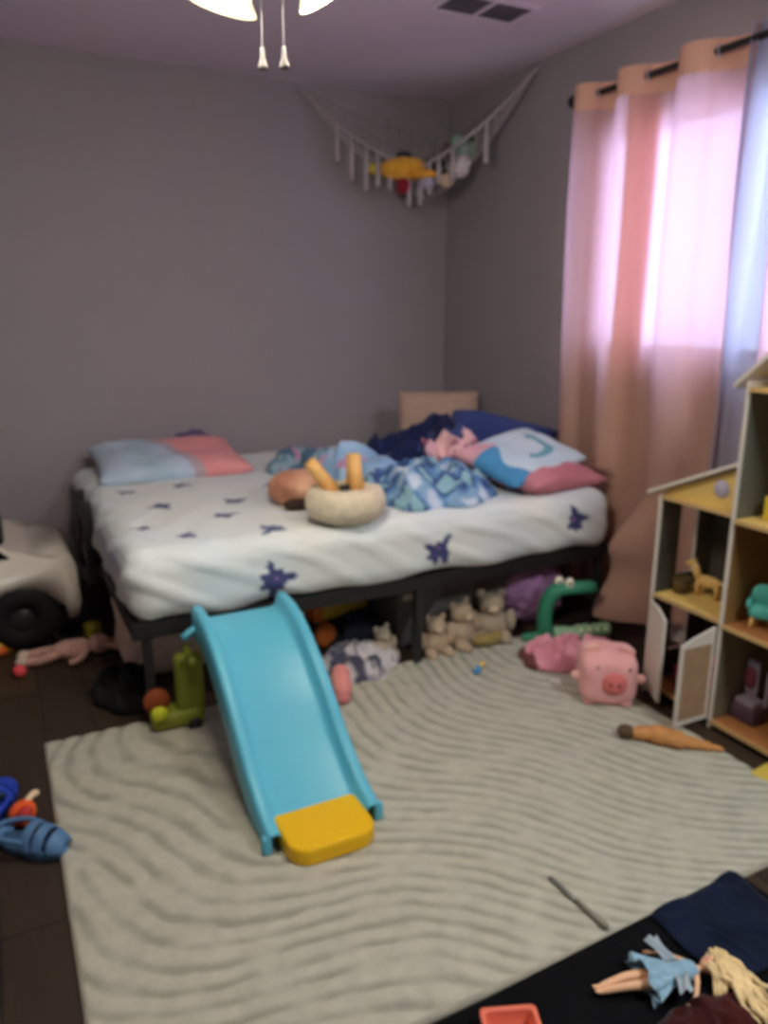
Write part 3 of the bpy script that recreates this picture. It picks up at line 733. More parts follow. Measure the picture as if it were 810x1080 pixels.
bm = NB(); bx(bm, -.030, .030, .0, .07, .055, .075, .006); link('cushion', bm, gw, dk)
bm = NB(); bx(bm, .018, .03, .03, .075, .075, .20, .008); bx(bm, .018, .03, -.012, .0, .055, .18, .004); link('back', bm, gw, dk)
bm = NB(); blob(bm, (.012, .052, .14), (.008, .018, .036), 3, 8); link('mirror', bm, mat('wine_red_plastic', (92, 40, 52), rough=.4), dk)
lm = thing('toy_lamp', (-.37, -2.51, .90-.188), 'yellow dollhouse lamp beside the yellow dresser', 'toy') if False else None

# ------------------------------------------------------------------ toy hammock in the corner
hm = thing('toy_hammock', (0, 0, H), 'white macrame corner hammock hanging from the ceiling corner full of plush toys', 'hammock')
cord = mat('macrame_cord', (150, 141, 142), rough=.9, bump=.4, bscale=200)
A_ = Vector((-.90, -.015, -.03)); B_ = Vector((-.015, -.82, -.03)); C0 = Vector((-.02, -.02, -.24))
M_ = Vector((-.36, -.36, -.60))
def front(t):
    # sagging front rope from A_ to B_
    a = A_.lerp(Vector((-.40, -.36, -.43)), min(1, t*2)) if t < .5 else Vector((-.40, -.36, -.43)).lerp(B_, (t-.5)*2)
    a.z -= .05*math.sin(PI*min(1, (t*2) if t < .5 else (2-2*t)))*0.9
    return a
def net(t, s):   # s=0 front rope, s=1 corner anchor edge
    f = front(t); w_ = math.sin(PI*t)
    bk_ = A_.lerp(Vector((-.02, -.02, -.22)), t*2) if t < .5 else Vector((-.02, -.02, -.22)).lerp(B_, (t-.5)*2)
    p = f.lerp(bk_, s); p.z -= .21*w_*math.sin(PI*min(1, s*1.0))**.8
    p.x = min(p.x, -.012); p.y = min(p.y, -.012)
    return p
link('front_rope', tube(NB(), spline([front(t/24) for t in range(25)], 2), .007, 8), cord, hm)
bm = NB()
for k in range(2, 23, 1):
    t = k/24; tube(bm, [net(t, s/10) for s in range(11)], .0025, 5)
for s in range(1, 11):
    tube(bm, [net(t/30, s/10) for t in range(1, 30)], .0025, 5)
link('net', bm, cord, hm)
for (t, L_) in ((.17, .14), (.23, .17), (.29, .17), (.34, .13), (.39, .12), (.66, .12), (.80, .15), (.47, .15), (.52, .14), (.56, .12), (.60, .10)):
    p = front(t); bm = NB(); L_ *= 1.25
    for q in range(5):
        a = 2*PI*q/5; tube(bm, [p + Vector((.002*math.cos(a), .002*math.sin(a), 0)), p + Vector((.006*math.cos(a), .006*math.sin(a), -L_*.5)), p + Vector((.005*math.cos(a), .005*math.sin(a), -L_))], [.006, .007, .008], 6)
    blob(bm, p + Vector((0, 0, -.01)), (.009, .009, .010), 2, 4); link('tassel', bm, cord, hm)
for P, nrm in ((A_, Vector((0, 1, 0))), (B_, Vector((1, 0, 0)))):
    bm = NB(); tube(bm, [P + nrm*.013, P, P + Vector((0, 0, -.012))], .003, 8); link('wall_hook', bm, fm, hm)
link('corner_rope', tube(NB(), [Vector((-.015, -.015, -.16)), C0], .003, 8), cord, hm)
def plush(name, loc, label, rgb, parts, group=None, rot=0.0):
    r = thing(name, loc, label, 'plush toy', group, (0, 0, rot)); m = mat('plush_%d_%d_%d' % rgb, rgb, rough=1, var=.1, scale=40, bump=.6, bscale=170, spec=.03, sheen=.2)
    for (pn, c, rr, k_, col) in parts:
        mm = m if col is None else mat('plush_%d_%d_%d' % col, col, rough=1, var=.1, scale=40, bump=.5, bscale=170, spec=.03)
        bm = NB(); blob(bm, c, rr, k_, 9, nz=.06); link(pn, bm, mm, r)
    return r
G = 'plush toys in the corner hammock'
plush('plush_toy', (-.44, -.30, 1.985), 'golden yellow plush with a wide brim shape at the left of the hammock', (206, 150, 52),
      [('body', (0, 0, .035), (.12, .085, .055), 2.3, None), ('brim', (.10, -.05, .0), (.075, .06, .022), 2.4, (212, 150, 56)), ('ear', (-.13, .05, .045), (.055, .04, .03), 2.2, (196, 176, 72)), ('cap', (.0, .03, .10), (.04, .03, .022), 2.3, (50, 50, 62))], G, -.5)
plush('plush_toy', (-.455, -.32, 1.905), 'small dark red plush block under the golden yellow plush', (112, 26, 38),
      [('body', (0, 0, .03), (.034, .03, .042), 4, None), ('foot', (0, -.01, -.015), (.022, .02, .012), 2.4, (58, 54, 52))], G)
plush('plush_toy', (-.27, -.36, 1.995), 'dark green plush squeezed between the yellow and the white plush', (32, 48, 36),
      [('body', (0, 0, .035), (.055, .05, .035), 2.2, None), ('head', (-.04, .02, .05), (.03, .03, .026), 2, None)], G)
plush('plush_toy', (-.20, -.44, 1.99), 'white plush with a round head on the right of the hammock', (182, 172, 170),
      [('body', (0, .0, .03), (.055, .05, .045), 2.2, None), ('head', (.005, -.03, .055), (.040, .038, .038), 2, None), ('ear', (-.035, 0, .095), (.014, .01, .03), 2, None), ('ear', (.03, .01, .095), (.014, .01, .03), 2, None)], G)
plush('plush_toy', (-.155, -.42, 2.055), 'sage green plush perched at the top right of the hammock', (118, 142, 124),
      [('body', (0, 0, .05), (.060, .055, .058), 2.2, None), ('head', (-.03, .02, .10), (.036, .034, .032), 2, None), ('ear', (.035, 0, .105), (.024, .02, .02), 2, (76, 90, 76))], G)
plush('plush_toy', (-.20, -.30, 2.09), 'mauve brown plush sitting at the back of the hammock', (104, 84, 84),
      [('body', (0, 0, .02), (.034, .032, .036), 2.2, None), ('head', (0, -.01, .055), (.024, .022, .022), 2, None)], G)
plush('plush_toy', (-.285, -.46, 1.925), 'small beige plush low in the hammock net', (166, 142, 118),
      [('body', (0, 0, .03), (.036, .034, .034), 2.2, None), ('head', (.01, -.02, .04), (.020, .020, .020), 2, None)], G)
plush('plush_toy', (-.36, -.40, 1.915), 'small lilac grey plush low in the hammock beside the dark red one', (140, 132, 148),
      [('body', (0, 0, .035), (.040, .036, .034), 2.2, None), ('head', (-.01, -.015, .05), (.022, .022, .02), 2, None)], G)

# ------------------------------------------------------------------ white toy car at the left
car = thing('toy_car', (-2.69, -.56, 0), 'white ride-on toy car with big black wheels beside the bed', 'toy car')
cw = mat('white_car_plastic', (178, 168, 155), rough=.35, var=.03, spec=.5); ck = mat('black_car_plastic', (20, 19, 20), rough=.55, var=.15)
side = [(-.62, .12), (-.62, .40), (-.45, .58), (.06, .60), (.24, .415), (.30, .395), (.45, .375), (.485, .33), (.49, .18), (.47, .12), (.44, .12)]
arch = [(.27 + .17*math.cos(a), .12 + .165*math.sin(a)) for a in [PI*k/10 for k in range(0, 11)]]
side = [p for p in side if p != (.44, .12)] + arch + [(.0, .12), (-.28, .12)]
arch2 = [(-.42 + .14*math.cos(a), .12 + .15*math.sin(a)) for a in [PI*k/10 for k in range(0, 11)]]
side = side[:-1] + arch2
def shell(bm, y0, y1):
    prism(bm, side, 1, y0, y1)
bm = NB(); shell(bm, -.27, .27)
bmesh.ops.bevel(bm, geom=[e for e in bm.edges if abs(e.verts[0].co.y-e.verts[1].co.y) < 1e-6 and e.verts[0].co.z > .2 and e.verts[1].co.z > .2], offset=.035, segments=4, affect='EDGES', clamp_overlap=True)
link('car_body', bm, cw, car)
bm = NB(); prism(bm, [(-.42, .40), (.25, .40), (.08, .568), (-.42, .55)], 1, -.274, -.262); link('side_window', bm, ck, car)
bm = NB(); box(bm, (.158, 0, .514), (.02, .42, .20), .006, rot=(0, -.84, 0)); link('windshield', bm, ck, car)
bm = NB(); bx(bm, .482, .50, -.20, .20, .24, .31, .006); link('grille', bm, ck, car)
for s in (-1, 1):
    bm = NB(); blob(bm, (.470, s*.235, .29), (.02, .032, .024), 3, 8); link('headlight', bm, mat('smoky_headlight', (96, 90, 84), rough=.2), car)
bm = NB(); bx(bm, .42, .505, -.26, .26, .095, .165, .02); link('bumper', bm, ck, car)
bm = NB(); tube(bm, [(.05, -.29, .47), (.05, -.25, .46)], .006, 8); blob(bm, (.05, -.31, .475), (.018, .032, .022), 3, 8); link('wing_mirror', bm, ck, car)
bm = NB(); bx(bm, .33, .355, -.262, -.245, .378, .392, .003); link('hood_latch', bm, mat('grey_latch', (110, 104, 98)), car)
for (x, s) in ((.27, -1), (.27, 1), (-.42, -1), (-.42, 1)):
    bm = NB(); pr = [(.05, -.055), (.10, -.055), (.125, -.045), (.135, -.02), (.135, .02), (.125, .045), (.10, .055), (.05, .055)]
    lathe(bm, pr, (x, s*.225, .145), 40, (PI/2, 0, 0), closed=True)
    for q in range(20):
        a = 2*PI*q/20; box(bm, (x+.135*math.cos(a), s*.225, .135+.135*math.sin(a)), (.02, .09, .008), 0, rot=(0, -a+PI/2, 0)) if math.sin(a) > -.9 else None
    wh = link('wheel', bm, mat('black_tyre', (17, 16, 17), rough=.8), car)
    bm = NB(); lathe(bm, [(0, -.045), (.05, -.045), (.058, -.03), (.058, .03), (.05, .045), (0, .045)], (x, s*.225, .135), 24, (PI/2, 0, 0)); link('hubcap', bm, mat('dark_hubcap', (34, 33, 34), rough=.4), wh)

# ------------------------------------------------------------------ toys on the floor at the left
yt = mat('amber_plastic', (196, 146, 44), rough=.5, var=.15, scale=20)
o = thing('toy_block', (-2.52, -.80, 0), 'orange-yellow toy wedge on the floor in front of the white toy car', 'toy', rot=(0, 0, .4))
bm = NB(); prism(bm, [(-.05, 0), (.05, 0), (.06, .08), (.0, .055), (-.05, .06)], 1, -.03, .03); bmesh.ops.bevel(bm, geom=bm.edges[:], offset=.006, segments=2, affect='EDGES'); link('body', bm, yt, o)
bm = NB(); lathe(bm, [(0, 0), (.018, 0), (.018, .008), (0, .008)], (0, -.03, .025), 20, (PI/2, 0, 0)); link('wheel', bm, mat('orange_plastic', (200, 96, 40)), o)
o = thing('toy_block', (-2.165, -.78, 0), 'small olive yellow toy block under the bed end near the toy car', 'toy', rot=(0, 0, .2))
bm = NB(); bx(bm, -.032, .032, -.03, .03, 0, .06, .006)
link('body', bm, mat('olive_yellow_plastic', (146, 134, 40), rough=.5), o)
for a in (-.015, .015): bm = NB(); lathe(bm, [(0, 0), (.009, 0), (.009, .008), (0, .008)], (a, 0, .06), 16); link('stud', bm, MATS['olive_yellow_plastic'], o)
# pink plush rabbit lying on its side
pk = mat('dusty_pink_plush', (176, 136, 124), rough=1, bump=.6, bscale=150, var=.14, scale=30, sheen=.2)
o = thing('plush_toy', (-2.26, -.95, 0), 'pale pink long-limbed plush lying on the floor beside the bed', 'plush toy', rot=(0, 0, -.12))
bm = NB(); blob(bm, (0, 0, .035), (.075, .045, .036), 2.3, 12, nz=.08); link('body', bm, pk, o)
bm = NB(); blob(bm, (.10, .01, .038), (.045, .042, .038), 2.1, 12); link('head', bm, pk, o)
for s in (-1, 1):
    link('ear', tube(NB(), spline([(.12, .02*s, .04), (.17, .03*s, .03), (.21, .05*s, .015)], 5), [.014]*8+[.013, .012, .008], 10), pk, o)
    link('leg', tube(NB(), spline([(-.05, .02*s, .03), (-.11, .04*s, .02), (-.17, .03*s, .018)], 5), [.018]*11, 10), pk, o)
    bm = NB(); blob(bm, (-.18, .03*s, .02), (.026, .022, .02), 2, 8); link('paw', bm, mat('cream_plush', (188, 168, 150), rough=1), o)
    link('arm', tube(NB(), spline([(.05, .03*s, .03), (.03, .07*s, .02), (-.01, .09*s, .014)], 5), [.013]*11, 10), pk, o)
bm = NB(); blob(bm, (0, 0, .024), (.024, .024, .024), 2, 12)
tag(link('ball', bm, mat('red_ball_plastic', (190, 62, 66), rough=.4), loc=(-2.455, -1.045, 0)), 'small red ball on the dark floor beside the pink plush', 'ball')
heap('shadow_cloth', (-2.13, -1.37, 0), 'black crumpled cloth also standing in for shadow on the floor beside the left front bed leg', 'clothing', .11, .15, .12, mat('black_fabric', (20, 19, 19), rough=.95), None, 3.0, s=10, irr=.3)  # black heap covers both a dark thing and the shadow on the floor there
def shoe_sole(L_, W_, h): 
    pts = []
    for k in range(28):
        a = 2*PI*k/28; x = math.cos(a)*L_/2; w__ = W_/2*(1 - .18*math.exp(-((x+L_*.08)/(L_*.16))**2))*(1.0 if x > 0 else .88)
        pts.append((x, math.sin(a)*w__))
    bm = NB(); prism(bm, pts, 2, 0, h); return bm
# sandals: blue clogs at the left edge
cb = mat('blue_clog_foam', (66, 96, 128), rough=.55, var=.12, scale=12); cbl = mat('dark_blue_clog', (38, 56, 84), rough=.6); rb = mat('royal_blue_foam', (28, 52, 140), rough=.5)
def clog(loc, rot, label, m, m2):
    o = thing('clog', loc, label, 'shoe', rot=rot)
    bm = shoe_sole(.19, .082, .026); link('sole', bm, m, o)
    # toe cover: closed shell in bands with openings between
    for i, (a, b_) in enumerate(((.0, .22), (.32, .56), (.68, 1.0))):
        bm = NB()
        def f(u, v, a=a, b_=b_):
            t = a + (b_-a)*u; x = -.005 + .098*t; wd = .042*math.sqrt(max(0.0, 1 - (t*.93)**3)); h = .050*(1-.45*t*t)*(.35 + .65*math.sqrt(max(0, 1-(t*.96)**4)))
            return Vector((x, wd*math.cos(PI*v), .022 + h*math.sin(PI*v)))
        sheet(bm, f, 8, 16)
        st_ = link('strap', bm, m, o); md = st_.modifiers.new('thickness', 'SOLIDIFY'); md.thickness = .006; md.offset = 1
    bm = NB(); blob(bm, (.045, 0, .03), (.035, .030, .014), 2.3, 8); link('toe_lining', bm, m2, o)
    bm = NB()
    tube(bm, spline([(.0, .040, .05), (-.05, .044, .052), (-.095, .022, .05), (-.103, 0, .05), (-.095, -.022, .05), (-.05, -.044, .052), (.0, -.040, .05)], 5), .007, 10); link('heel_strap', bm, m, o)
    bm = NB(); tube(bm, spline([(-.09, .03, .022), (-.096, .0, .034), (-.09, -.03, .022)], 5), .012, 10); link('heel_cup', bm, m, o)
    return o
clog((-2.465, -2.115, 0), (0, 0, math.radians(-40)), 'blue foam clog beside the rug edge with an orange toy behind it', cb, cbl)
clog((-2.55, -1.90, 0), (0, 0, math.radians(70)), 'brighter blue clog cut off by the left frame edge', rb, cb)
o = thing('toy_figure', (-2.485, -1.985, 0), 'small orange toy with a cream tip behind the blue clog', 'toy', rot=(0, 0, .9))
og = mat('bright_orange', (206, 84, 36), rough=.5)
bm = NB(); blob(bm, (0, 0, .03), (.036, .030, .03), 2.5, 10); link('body', bm, og, o)
bm = NB(); blob(bm, (-.02, -.025, .048), (.022, .018, .018), 2, 8); link('head', bm, mat('brick_red', (150, 40, 34)), o)
bm = NB(); tube(bm, spline([(.02, 0, .05), (.05, -.0, .055), (.066, .004, .045)], 4), [.009]*6+[.010, .011, .008], 8); link('arm', bm, mat('cream_plastic', (196, 172, 140)), o)

# ------------------------------------------------------------------ under the bed
o = thing('storage_bag', (-1.93, -1.12, 0), 'pale beige fabric storage box under the left end of the bed', 'storage box')
bg = mat('pale_beige_fabric', (196, 172, 158), rough=.9, var=.08, scale=6)
bm = NB(); blob(bm, (0, 0, .11), (.17, .17, .11), 7, 14, nz=.03); link('body', bm, bg, o)
bm = NB(); blob(bm, (0, 0, .225), (.176, .176, .014), 7, 12); link('lid', bm, bg, o)
o = thing('storage_bin', (-.80, -1.30, 0), 'dark grey fabric storage bin with a white label under the right half of the bed', 'storage box')
gb_ = mat('dark_grey_fabric', (84, 80, 76), rough=.95, bump=.3, bscale=200)
bm = NB(); box(bm, (0, 0, .13), (.56, .34, .26), .012); link('body', bm, gb_, o)
bm = NB(); box(bm, (0, 0, .268), (.57, .35, .014), .005); link('lid', bm, gb_, o)
bm = NB(); box(bm, (-.22, -.172, .218), (.075, .004, .026), .001); link('label_card', bm, mat('off_white_card', (150, 144, 128)), o)
G = 'beige plush toys in front of the dark grey storage bin'
tanp = (150, 132, 112)
def bear(loc, label, s, rot, rgb=tanp):
    return plush('plush_toy', loc, label, rgb, [('body', (0, 0, .05*s), (.055*s, .05*s, .05*s), 2.1, None), ('head', (0, -.01*s, .118*s), (.040*s, .036*s, .034*s), 2, None),
          ('ear', (-.032*s, 0, .146*s), (.014*s, .010*s, .014*s), 2, None), ('ear', (.032*s, 0, .146*s), (.014*s, .010*s, .014*s), 2, None), ('muzzle', (0, -.043*s, .110*s), (.016*s, .012*s, .012*s), 2, (170, 150, 128)),
          ('arm', (-.058*s, -.015*s, .065*s), (.018*s, .022*s, .034*s), 2, None), ('arm', (.058*s, -.015*s, .065*s), (.018*s, .022*s, .034*s), 2, None),
          ('leg', (-.035*s, -.05*s, .022*s), (.022*s, .036*s, .021*s), 2, None), ('leg', (.035*s, -.05*s, .022*s), (.022*s, .036*s, .021*s), 2, None)], G, rot)
bear((-1.17, -1.50, 0), 'cream plush just left of the middle bed leg', .85, .2, (160, 146, 126))
bear((-.965, -1.565, 0.0), 'largest tan plush sitting right of the middle bed leg', 1.05, -.1, (152, 132, 110))
bear((-.84, -1.545, 0.0), 'tan plush in the middle of the row before the dark grey bin', 1.25, .3, (146, 128, 106))
bear((-.68, -1.54, 0.0), 'grey-tan taller plush at the right end of the row before the bin', 1.35, -.4, (138, 124, 106))
o = thing('plush_toy', (-.74, -1.62, 0.012), 'olive yellow flattened plush on the rug edge in front of the tan plush row', 'plush toy', G)
bm = NB(); blob(bm, (0, 0, .026), (.075, .03, .026), 2.2, 10, nz=.1); link('body', bm, mat('olive_plush', (118, 102, 62), rough=1), o)
bm = NB(); blob(bm, (.07, .0, .022), (.024, .022, .02), 2, 8); link('head', bm, MATS['olive_plush'], o)
# purple sack
o = thing('purple_bag', (-.41, -1.42, 0), 'dusty purple drawstring bag under the curtain end of the bed', 'bag')
pm = mat('dusty_purple_fabric', (148, 108, 142), rough=.85, var=.2, scale=9, bump=.5, bscale=25)
bm = NB(); blob(bm, (0, 0, .135), (.16, .14, .135), 2.5, 20, nz=.10, ns=10, seed=4); link('body', bm, pm, o)
bm = NB(); blob(bm, (-.03, -.02, .275), (.04, .035, .02), 2, 10, nz=.2); link('gathered_neck', bm, pm, o)
# crocodile toy
o = thing('crocodile_toy', (-.47, -1.72, 0.0), 'green open-mouthed plastic crocodile toy at the rug edge by the curtain', 'toy', rot=(0, 0, math.radians(-22)))
cg = mat('crocodile_green', (40, 104, 78), rough=.45, var=.08); cg2 = mat('pale_croc_green', (108, 138, 108), rough=.5)
bm = NB(); tube(bm, spline([(-.05, 0, .03), (-.06, 0, .12), (-.045, 0, .20), (.0, 0, .238), (.15, 0, .245)], 6), [.034]*6+[.034]*6+[.034]*6+[.03]*6+[.018], 14, flat=.9); link('upper_jaw', bm, cg, o)
bm = NB(); tube(bm, spline([(-.02, 0, .035), (.05, 0, .035), (.14, -.0, .05), (.22, 0, .062)], 6), [.036]*6+[.032]*6+[.026]*6+[.018], 14, flat=1.2); link('lower_jaw', bm, cg2, o)
for s in (-1, 1):
    bm = NB(); blob(bm, (.014+.018*s, -s*.012, .268), (.018, .016, .022), 2.2, 8); e_ = link('eye', bm, mat('eye_white', (196, 190, 170), rough=.4), o)
    bm = NB(); blob(bm, (.012+.018*s, -s*.012-.017, .272), (.005, .006, .008), 2, 6); link('pupil', bm, blk, e_)
    for k in range(4): bm = NB(); lathe(bm, [(.007, 0), (0, .018)], (.09+k*.034, s*.022, .064), 8); link('tooth', bm, mat('tooth_cream', (186, 184, 150)), o)
    for q in (-1, 1): bm = NB(); blob(bm, (.02 + .06*q, s*.04, .012), (.024, .018, .012), 2.4, 8); link('foot', bm, cg, o)
bm = NB(); tube(bm, spline([(-.03, 0, .04), (-.09, .01, .03), (-.14, .03, .018)], 6), [.03]*6+[.02]*6+[.008], 12); link('tail', bm, cg, o)
# pink cloth
def p_cloth(c, n):
    if c.x < -.17: return (92, 52, 50)
    return mixc((178, 124, 132), (160, 100, 112), .5+n3(c, 12)*1.2)
heap('pink_shirt', (-.53, -1.88, .012), 'crumpled dusty pink shirt on the rug behind the pink pig toy', 'clothing', .22, .12, .11, soft, p_cloth, 7.0, s=13, rot=-.25, irr=.4)
# pink pig
o = thing('pig_toy', (-.615, -2.16, .012), 'boxy pink pig plush with a round snout on the rug corner', 'plush toy', rot=(0, 0, math.radians(-36)))
pg = mat('pig_pink', (188, 134, 132), rough=.9, var=.08, scale=10, bump=.3, bscale=120, sheen=.2); pgd = mat('pig_snout', (172, 92, 88), rough=.9)
pgl = mat('pig_light', (206, 160, 150), rough=.9)
bm = NB(); blob(bm, (0, 0, .09), (.098, .095, .09), 5, 18, nz=.03); link('body', bm, pg, o)
bm = NB(); blob(bm, (.015, -.094, .092), (.040, .018, .036), 2.6, 12); sn = link('snout', bm, pgd, o)
for s in (-1, 1):
    bm = NB(); blob(bm, (.015+s*.014, -.112, .094), (.005, .003, .008), 2, 6); link('nostril', bm, mat('dark_pink', (112, 50, 52)), sn)
    bm = NB(); blob(bm, (.01+s*.052, -.088, .143), (.007, .006, .008), 2, 6); link('eye', bm, mat('dark_eye', (70, 40, 44), rough=.3), o)
    bm = NB(); blob(bm, (s*.06, -.02, .182), (.028, .010, .022), 2.2, 8, rot=(.4, s*.4, 0)); link('ear', bm, pgl, o)
    for q in (-1, 1): bm = NB(); blob(bm, (s*.06, q*.055, .008), (.024, .024, .012), 3, 8); link('foot', bm, pg, o)
    bm = NB(); blob(bm, (s*.105, -.04, .09), (.022, .018, .016), 2.2, 8); link('arm', bm, pgl, o)
# small blue-yellow toy
o = thing('toy_screwdriver', (-.905, -1.80, .014), 'tiny blue and yellow toy lying on the rug in front of the plush row', 'toy', rot=(0, 0, math.radians(38)))
bm = NB(); tube(bm, [(-.045, 0, .012), (-.04, 0, .012), (-.005, 0, .012), (.0, 0, .012)], [.008, .012, .012, .009], 12); link('handle', bm, mat('toy_blue', (66, 122, 160)), o)
bm = NB(); tube(bm, [(0, 0, .012), (.02, 0, .012), (.04, 0, .012)], [.007, .010, .011], 12); link('tip', bm, mat('toy_mustard', (190, 160, 86)), o)
bm = NB(); closed_heap(bm, lambda t: .020*(1+.3*math.sin(3*t)), lambda x, y, r: .008*(1-r*r)+.004*fold(x, y, 60, 2), 8, 20)
tag(link('tissue_scrap', bm, mat('tissue_white', (178, 176, 168), rough=1), loc=(-.70, -2.0, .012)), 'tiny white paper scrap on the rug left of the pink pig', 'paper')
# tan animal toy
o = thing('toy_animal', (-.655, -2.50, .012), 'long tan toy with a dark end lying near the rug edge by the dollhouse', 'toy', rot=(0, 0, math.radians(-43)))
tn = mat('tan_toy_hide', (154, 106, 60), rough=.7, var=.22, scale=24)
bm = NB(); tube(bm, spline([(-.115, .0, .022), (-.07, .004, .026), (-.02, 0, .026), (.04, -.004, .020), (.10, -.002, .014), (.155, .0, .008)], 6), [.020]*3+[.026]*5+[.034]*5+[.031]*5+[.022]*4+[.017]*4+[.011]*3+[.005]*2, 14, flat=.85); link('body', bm, tn, o)
bm = NB(); blob(bm, (-.135, .004, .022), (.028, .022, .020), 2.4, 10); link('head', bm, mat('dark_brown_hide', (70, 54, 38), rough=.8), o)
# pen on the rug
o = thing('craft_knife', (-1.365, -2.895, .013), 'slim grey metal and clear plastic pen lying on the rug near the black mat', 'pen', rot=(0, 0, math.radians(-86)))
bm = NB(); tube(bm, [(-.095, 0, .006), (-.09, 0, .006), (-.02, 0, .006), (-.005, 0, .006)], [.002, .0055, .006, .005], 12); link('barrel', bm, mat('brushed_metal', (120, 118, 112), rough=.35, metal=.6), o)
bm = NB(); tube(bm, [(-.005, 0, .007), (.04, 0, .008), (.08, 0, .0095), (.092, 0, .008)], [.005, .006, .0085, .005], 12); link('grip', bm, mat('smoky_clear_plastic', (112, 108, 94), rough=.25), o)

# clothing under the bed behind the slide
def p_cl(c, n):
    v = n3(c, 16, 4); return (164, 158, 158) if v > 0 else ((118, 114, 118) if v > -.2 else (60, 60, 74))
heap('crumpled_shirt', (-1.30, -1.56, .0), 'grey and white crumpled clothes spilling from under the bed right of the slide', 'clothing', .20, .12, .11, soft, p_cl, 5.0, s=12, rot=.2, irr=.35)
def p_cl2(c, n): return (34, 34, 44) if n3(c, 12, 2) > -.2 else (56, 54, 70)
heap('crumpled_shirt', (-1.20, -1.28, .0), 'dark navy crumpled clothes under the bed behind the middle leg', 'clothing', .13, .12, .13, soft, p_cl2, 15.0, s=12, irr=.3)
o = thing('pink_slipper', (-1.445, -1.735, .012), 'pink soft slipper standing against the clothes beside the slide', 'slipper', rot=(0, 0, 1.2))
bm = NB(); blob(bm, (0, 0, .045), (.075, .036, .045), 2.4, 12, nz=.06, rot=(0, -.35, 0)); link('body', bm, mat('slipper_pink', (178, 112, 106), rough=.95, sheen=.2), o)
bm = NB(); blob(bm, (-.055, 0, .02), (.035, .03, .02), 2.4, 8); link('toe', bm, mat('slipper_toe', (160, 96, 92), rough=.9), o)
# yellow plastic toy under the bed
o = thing('toy_truck', (-1.25, -1.22, .0), 'yellow toy truck with an orange wheel under the bed behind the slide', 'toy', rot=(0, 0, .25))
ot = mat('toy_orange', (176, 92, 36)); yy_ = mat('mustard_plastic', (170, 142, 50), rough=.5)
bm = NB(); box(bm, (.02, 0, .145), (.26, .12, .09), .025); link('cargo_bed', bm, yy_, o)
bm = NB(); box(bm, (-.02, 0, .08), (.24, .10, .05), .01); link('chassis', bm, blk, o)
bm = NB(); box(bm, (-.11, 0, .14), (.06, .11, .09), .02); link('cab', bm, ot, o)
for xx in (-.10, .08):
    for s in (-1, 1):
        bm = NB(); lathe(bm, [(0, -.018), (.04, -.018), (.05, -.01), (.05, .01), (.04, .018), (0, .018)], (xx, s*.066, .05), 24, (PI/2, 0, 0)); link('wheel', bm, ot, o)
# lime toy beside the slide
o = thing('toy_walker', (-2.02, -1.67, .0), 'lime green plastic toy with an orange wheel standing behind the slide', 'toy', rot=(0, 0, -.05))
lime = mat('lime_plastic', (104, 110, 34), rough=.5, var=.1)
bm = NB(); bx(bm, .015, .105, -.03, .03, .02, .25, .016); link('upright', bm, lime, o)
bm = NB(); bx(bm, -.07, .095, -.045, .045, .015, .07, .018); link('base', bm, lime, o)
bm = NB(); tube(bm, [(.065, -.07, .245), (.065, .07, .245)], .014, 12); link('handle', bm, lime, o)
bm = NB(); lathe(bm, [(0, -.014), (.036, -.014), (.042, -.006), (.042, .006), (.036, .014), (0, .014)], (-.045, .02, .095), 24, (PI/2, 0, 0)); link('wheel', bm, mat('rust_orange', (118, 56, 28)), o)
bm = NB(); blob(bm, (-.045, -.035, .075), (.026, .020, .024), 2.3, 10); link('knob', bm, mat('bright_lime', (170, 170, 36), rough=.5), o)
for s in (-1, 1):
    bm = NB(); lathe(bm, [(0, -.008), (.022, -.008), (.022, .008), (0, .008)], (.065, s*.048, .022), 20, (PI/2, 0, 0)); link('wheel', bm, blk, o)

# yellow board at the right frame edge
o = link('toy_tray', bx(NB(), -.13, .13, -.09, .09, 0, .014, .005), mat('mustard_board', (160, 140, 60)), loc=(-.425, -2.79, 0), rot=(0, 0, .1))
tag(o, 'mustard yellow board on the floor at the foot of the dollhouse', 'board')

# ------------------------------------------------------------------ black mat, doll and things at the bottom right
o = link('play_mat', bx(NB(), -.9, .0, -.8, 0, 0, .018, .006), mat('black_foam', (6, 6, 8), rough=.9, spec=.12, var=.2, bump=.3, bscale=200), loc=(-.955, -2.985, .0), rot=(0, 0, math.radians(2.0)))
tag(o, 'black mat in the bottom right corner overlapping the rug edge', 'mat')
def p_nvc(c, n): return mixc((9, 15, 30), (14, 22, 40), .5+n3(c, 12))
bm = NB()
def nf(u, v):
    x = -.14+.28*u; y = -.12+.22*v; return Vector((x + .006*math.sin(v*9), y + .006*math.sin(u*8), .006 + .004*fold(x, y, 14, 2)))
g = sheet(bm, nf, 40, 34)
ext = bmesh.ops.extrude_face_region(bm, geom=bm.faces[:]); bmesh.ops.translate(bm, verts=[v for v in ext['geom'] if isinstance(v, bmesh.types.BMVert)], vec=(0, 0, .006))
tag(link('folded_cloth', bm, soft, paint=p_nvc, loc=(-1.115, -3.10, .016), rot=(0, 0, math.radians(3))), 'dark navy folded cloth at the corner of the black mat', 'cloth')
def p_rd(c, n): return mixc((52, 19, 17), (38, 13, 12), .5+n3(c, 14))
heap('red_cloth', (-1.375, -3.262, .018), 'dark red-brown crumpled cloth under the blonde doll on the black mat', 'cloth', .13, .06, .03, soft, p_rd, 8.0, s=18)
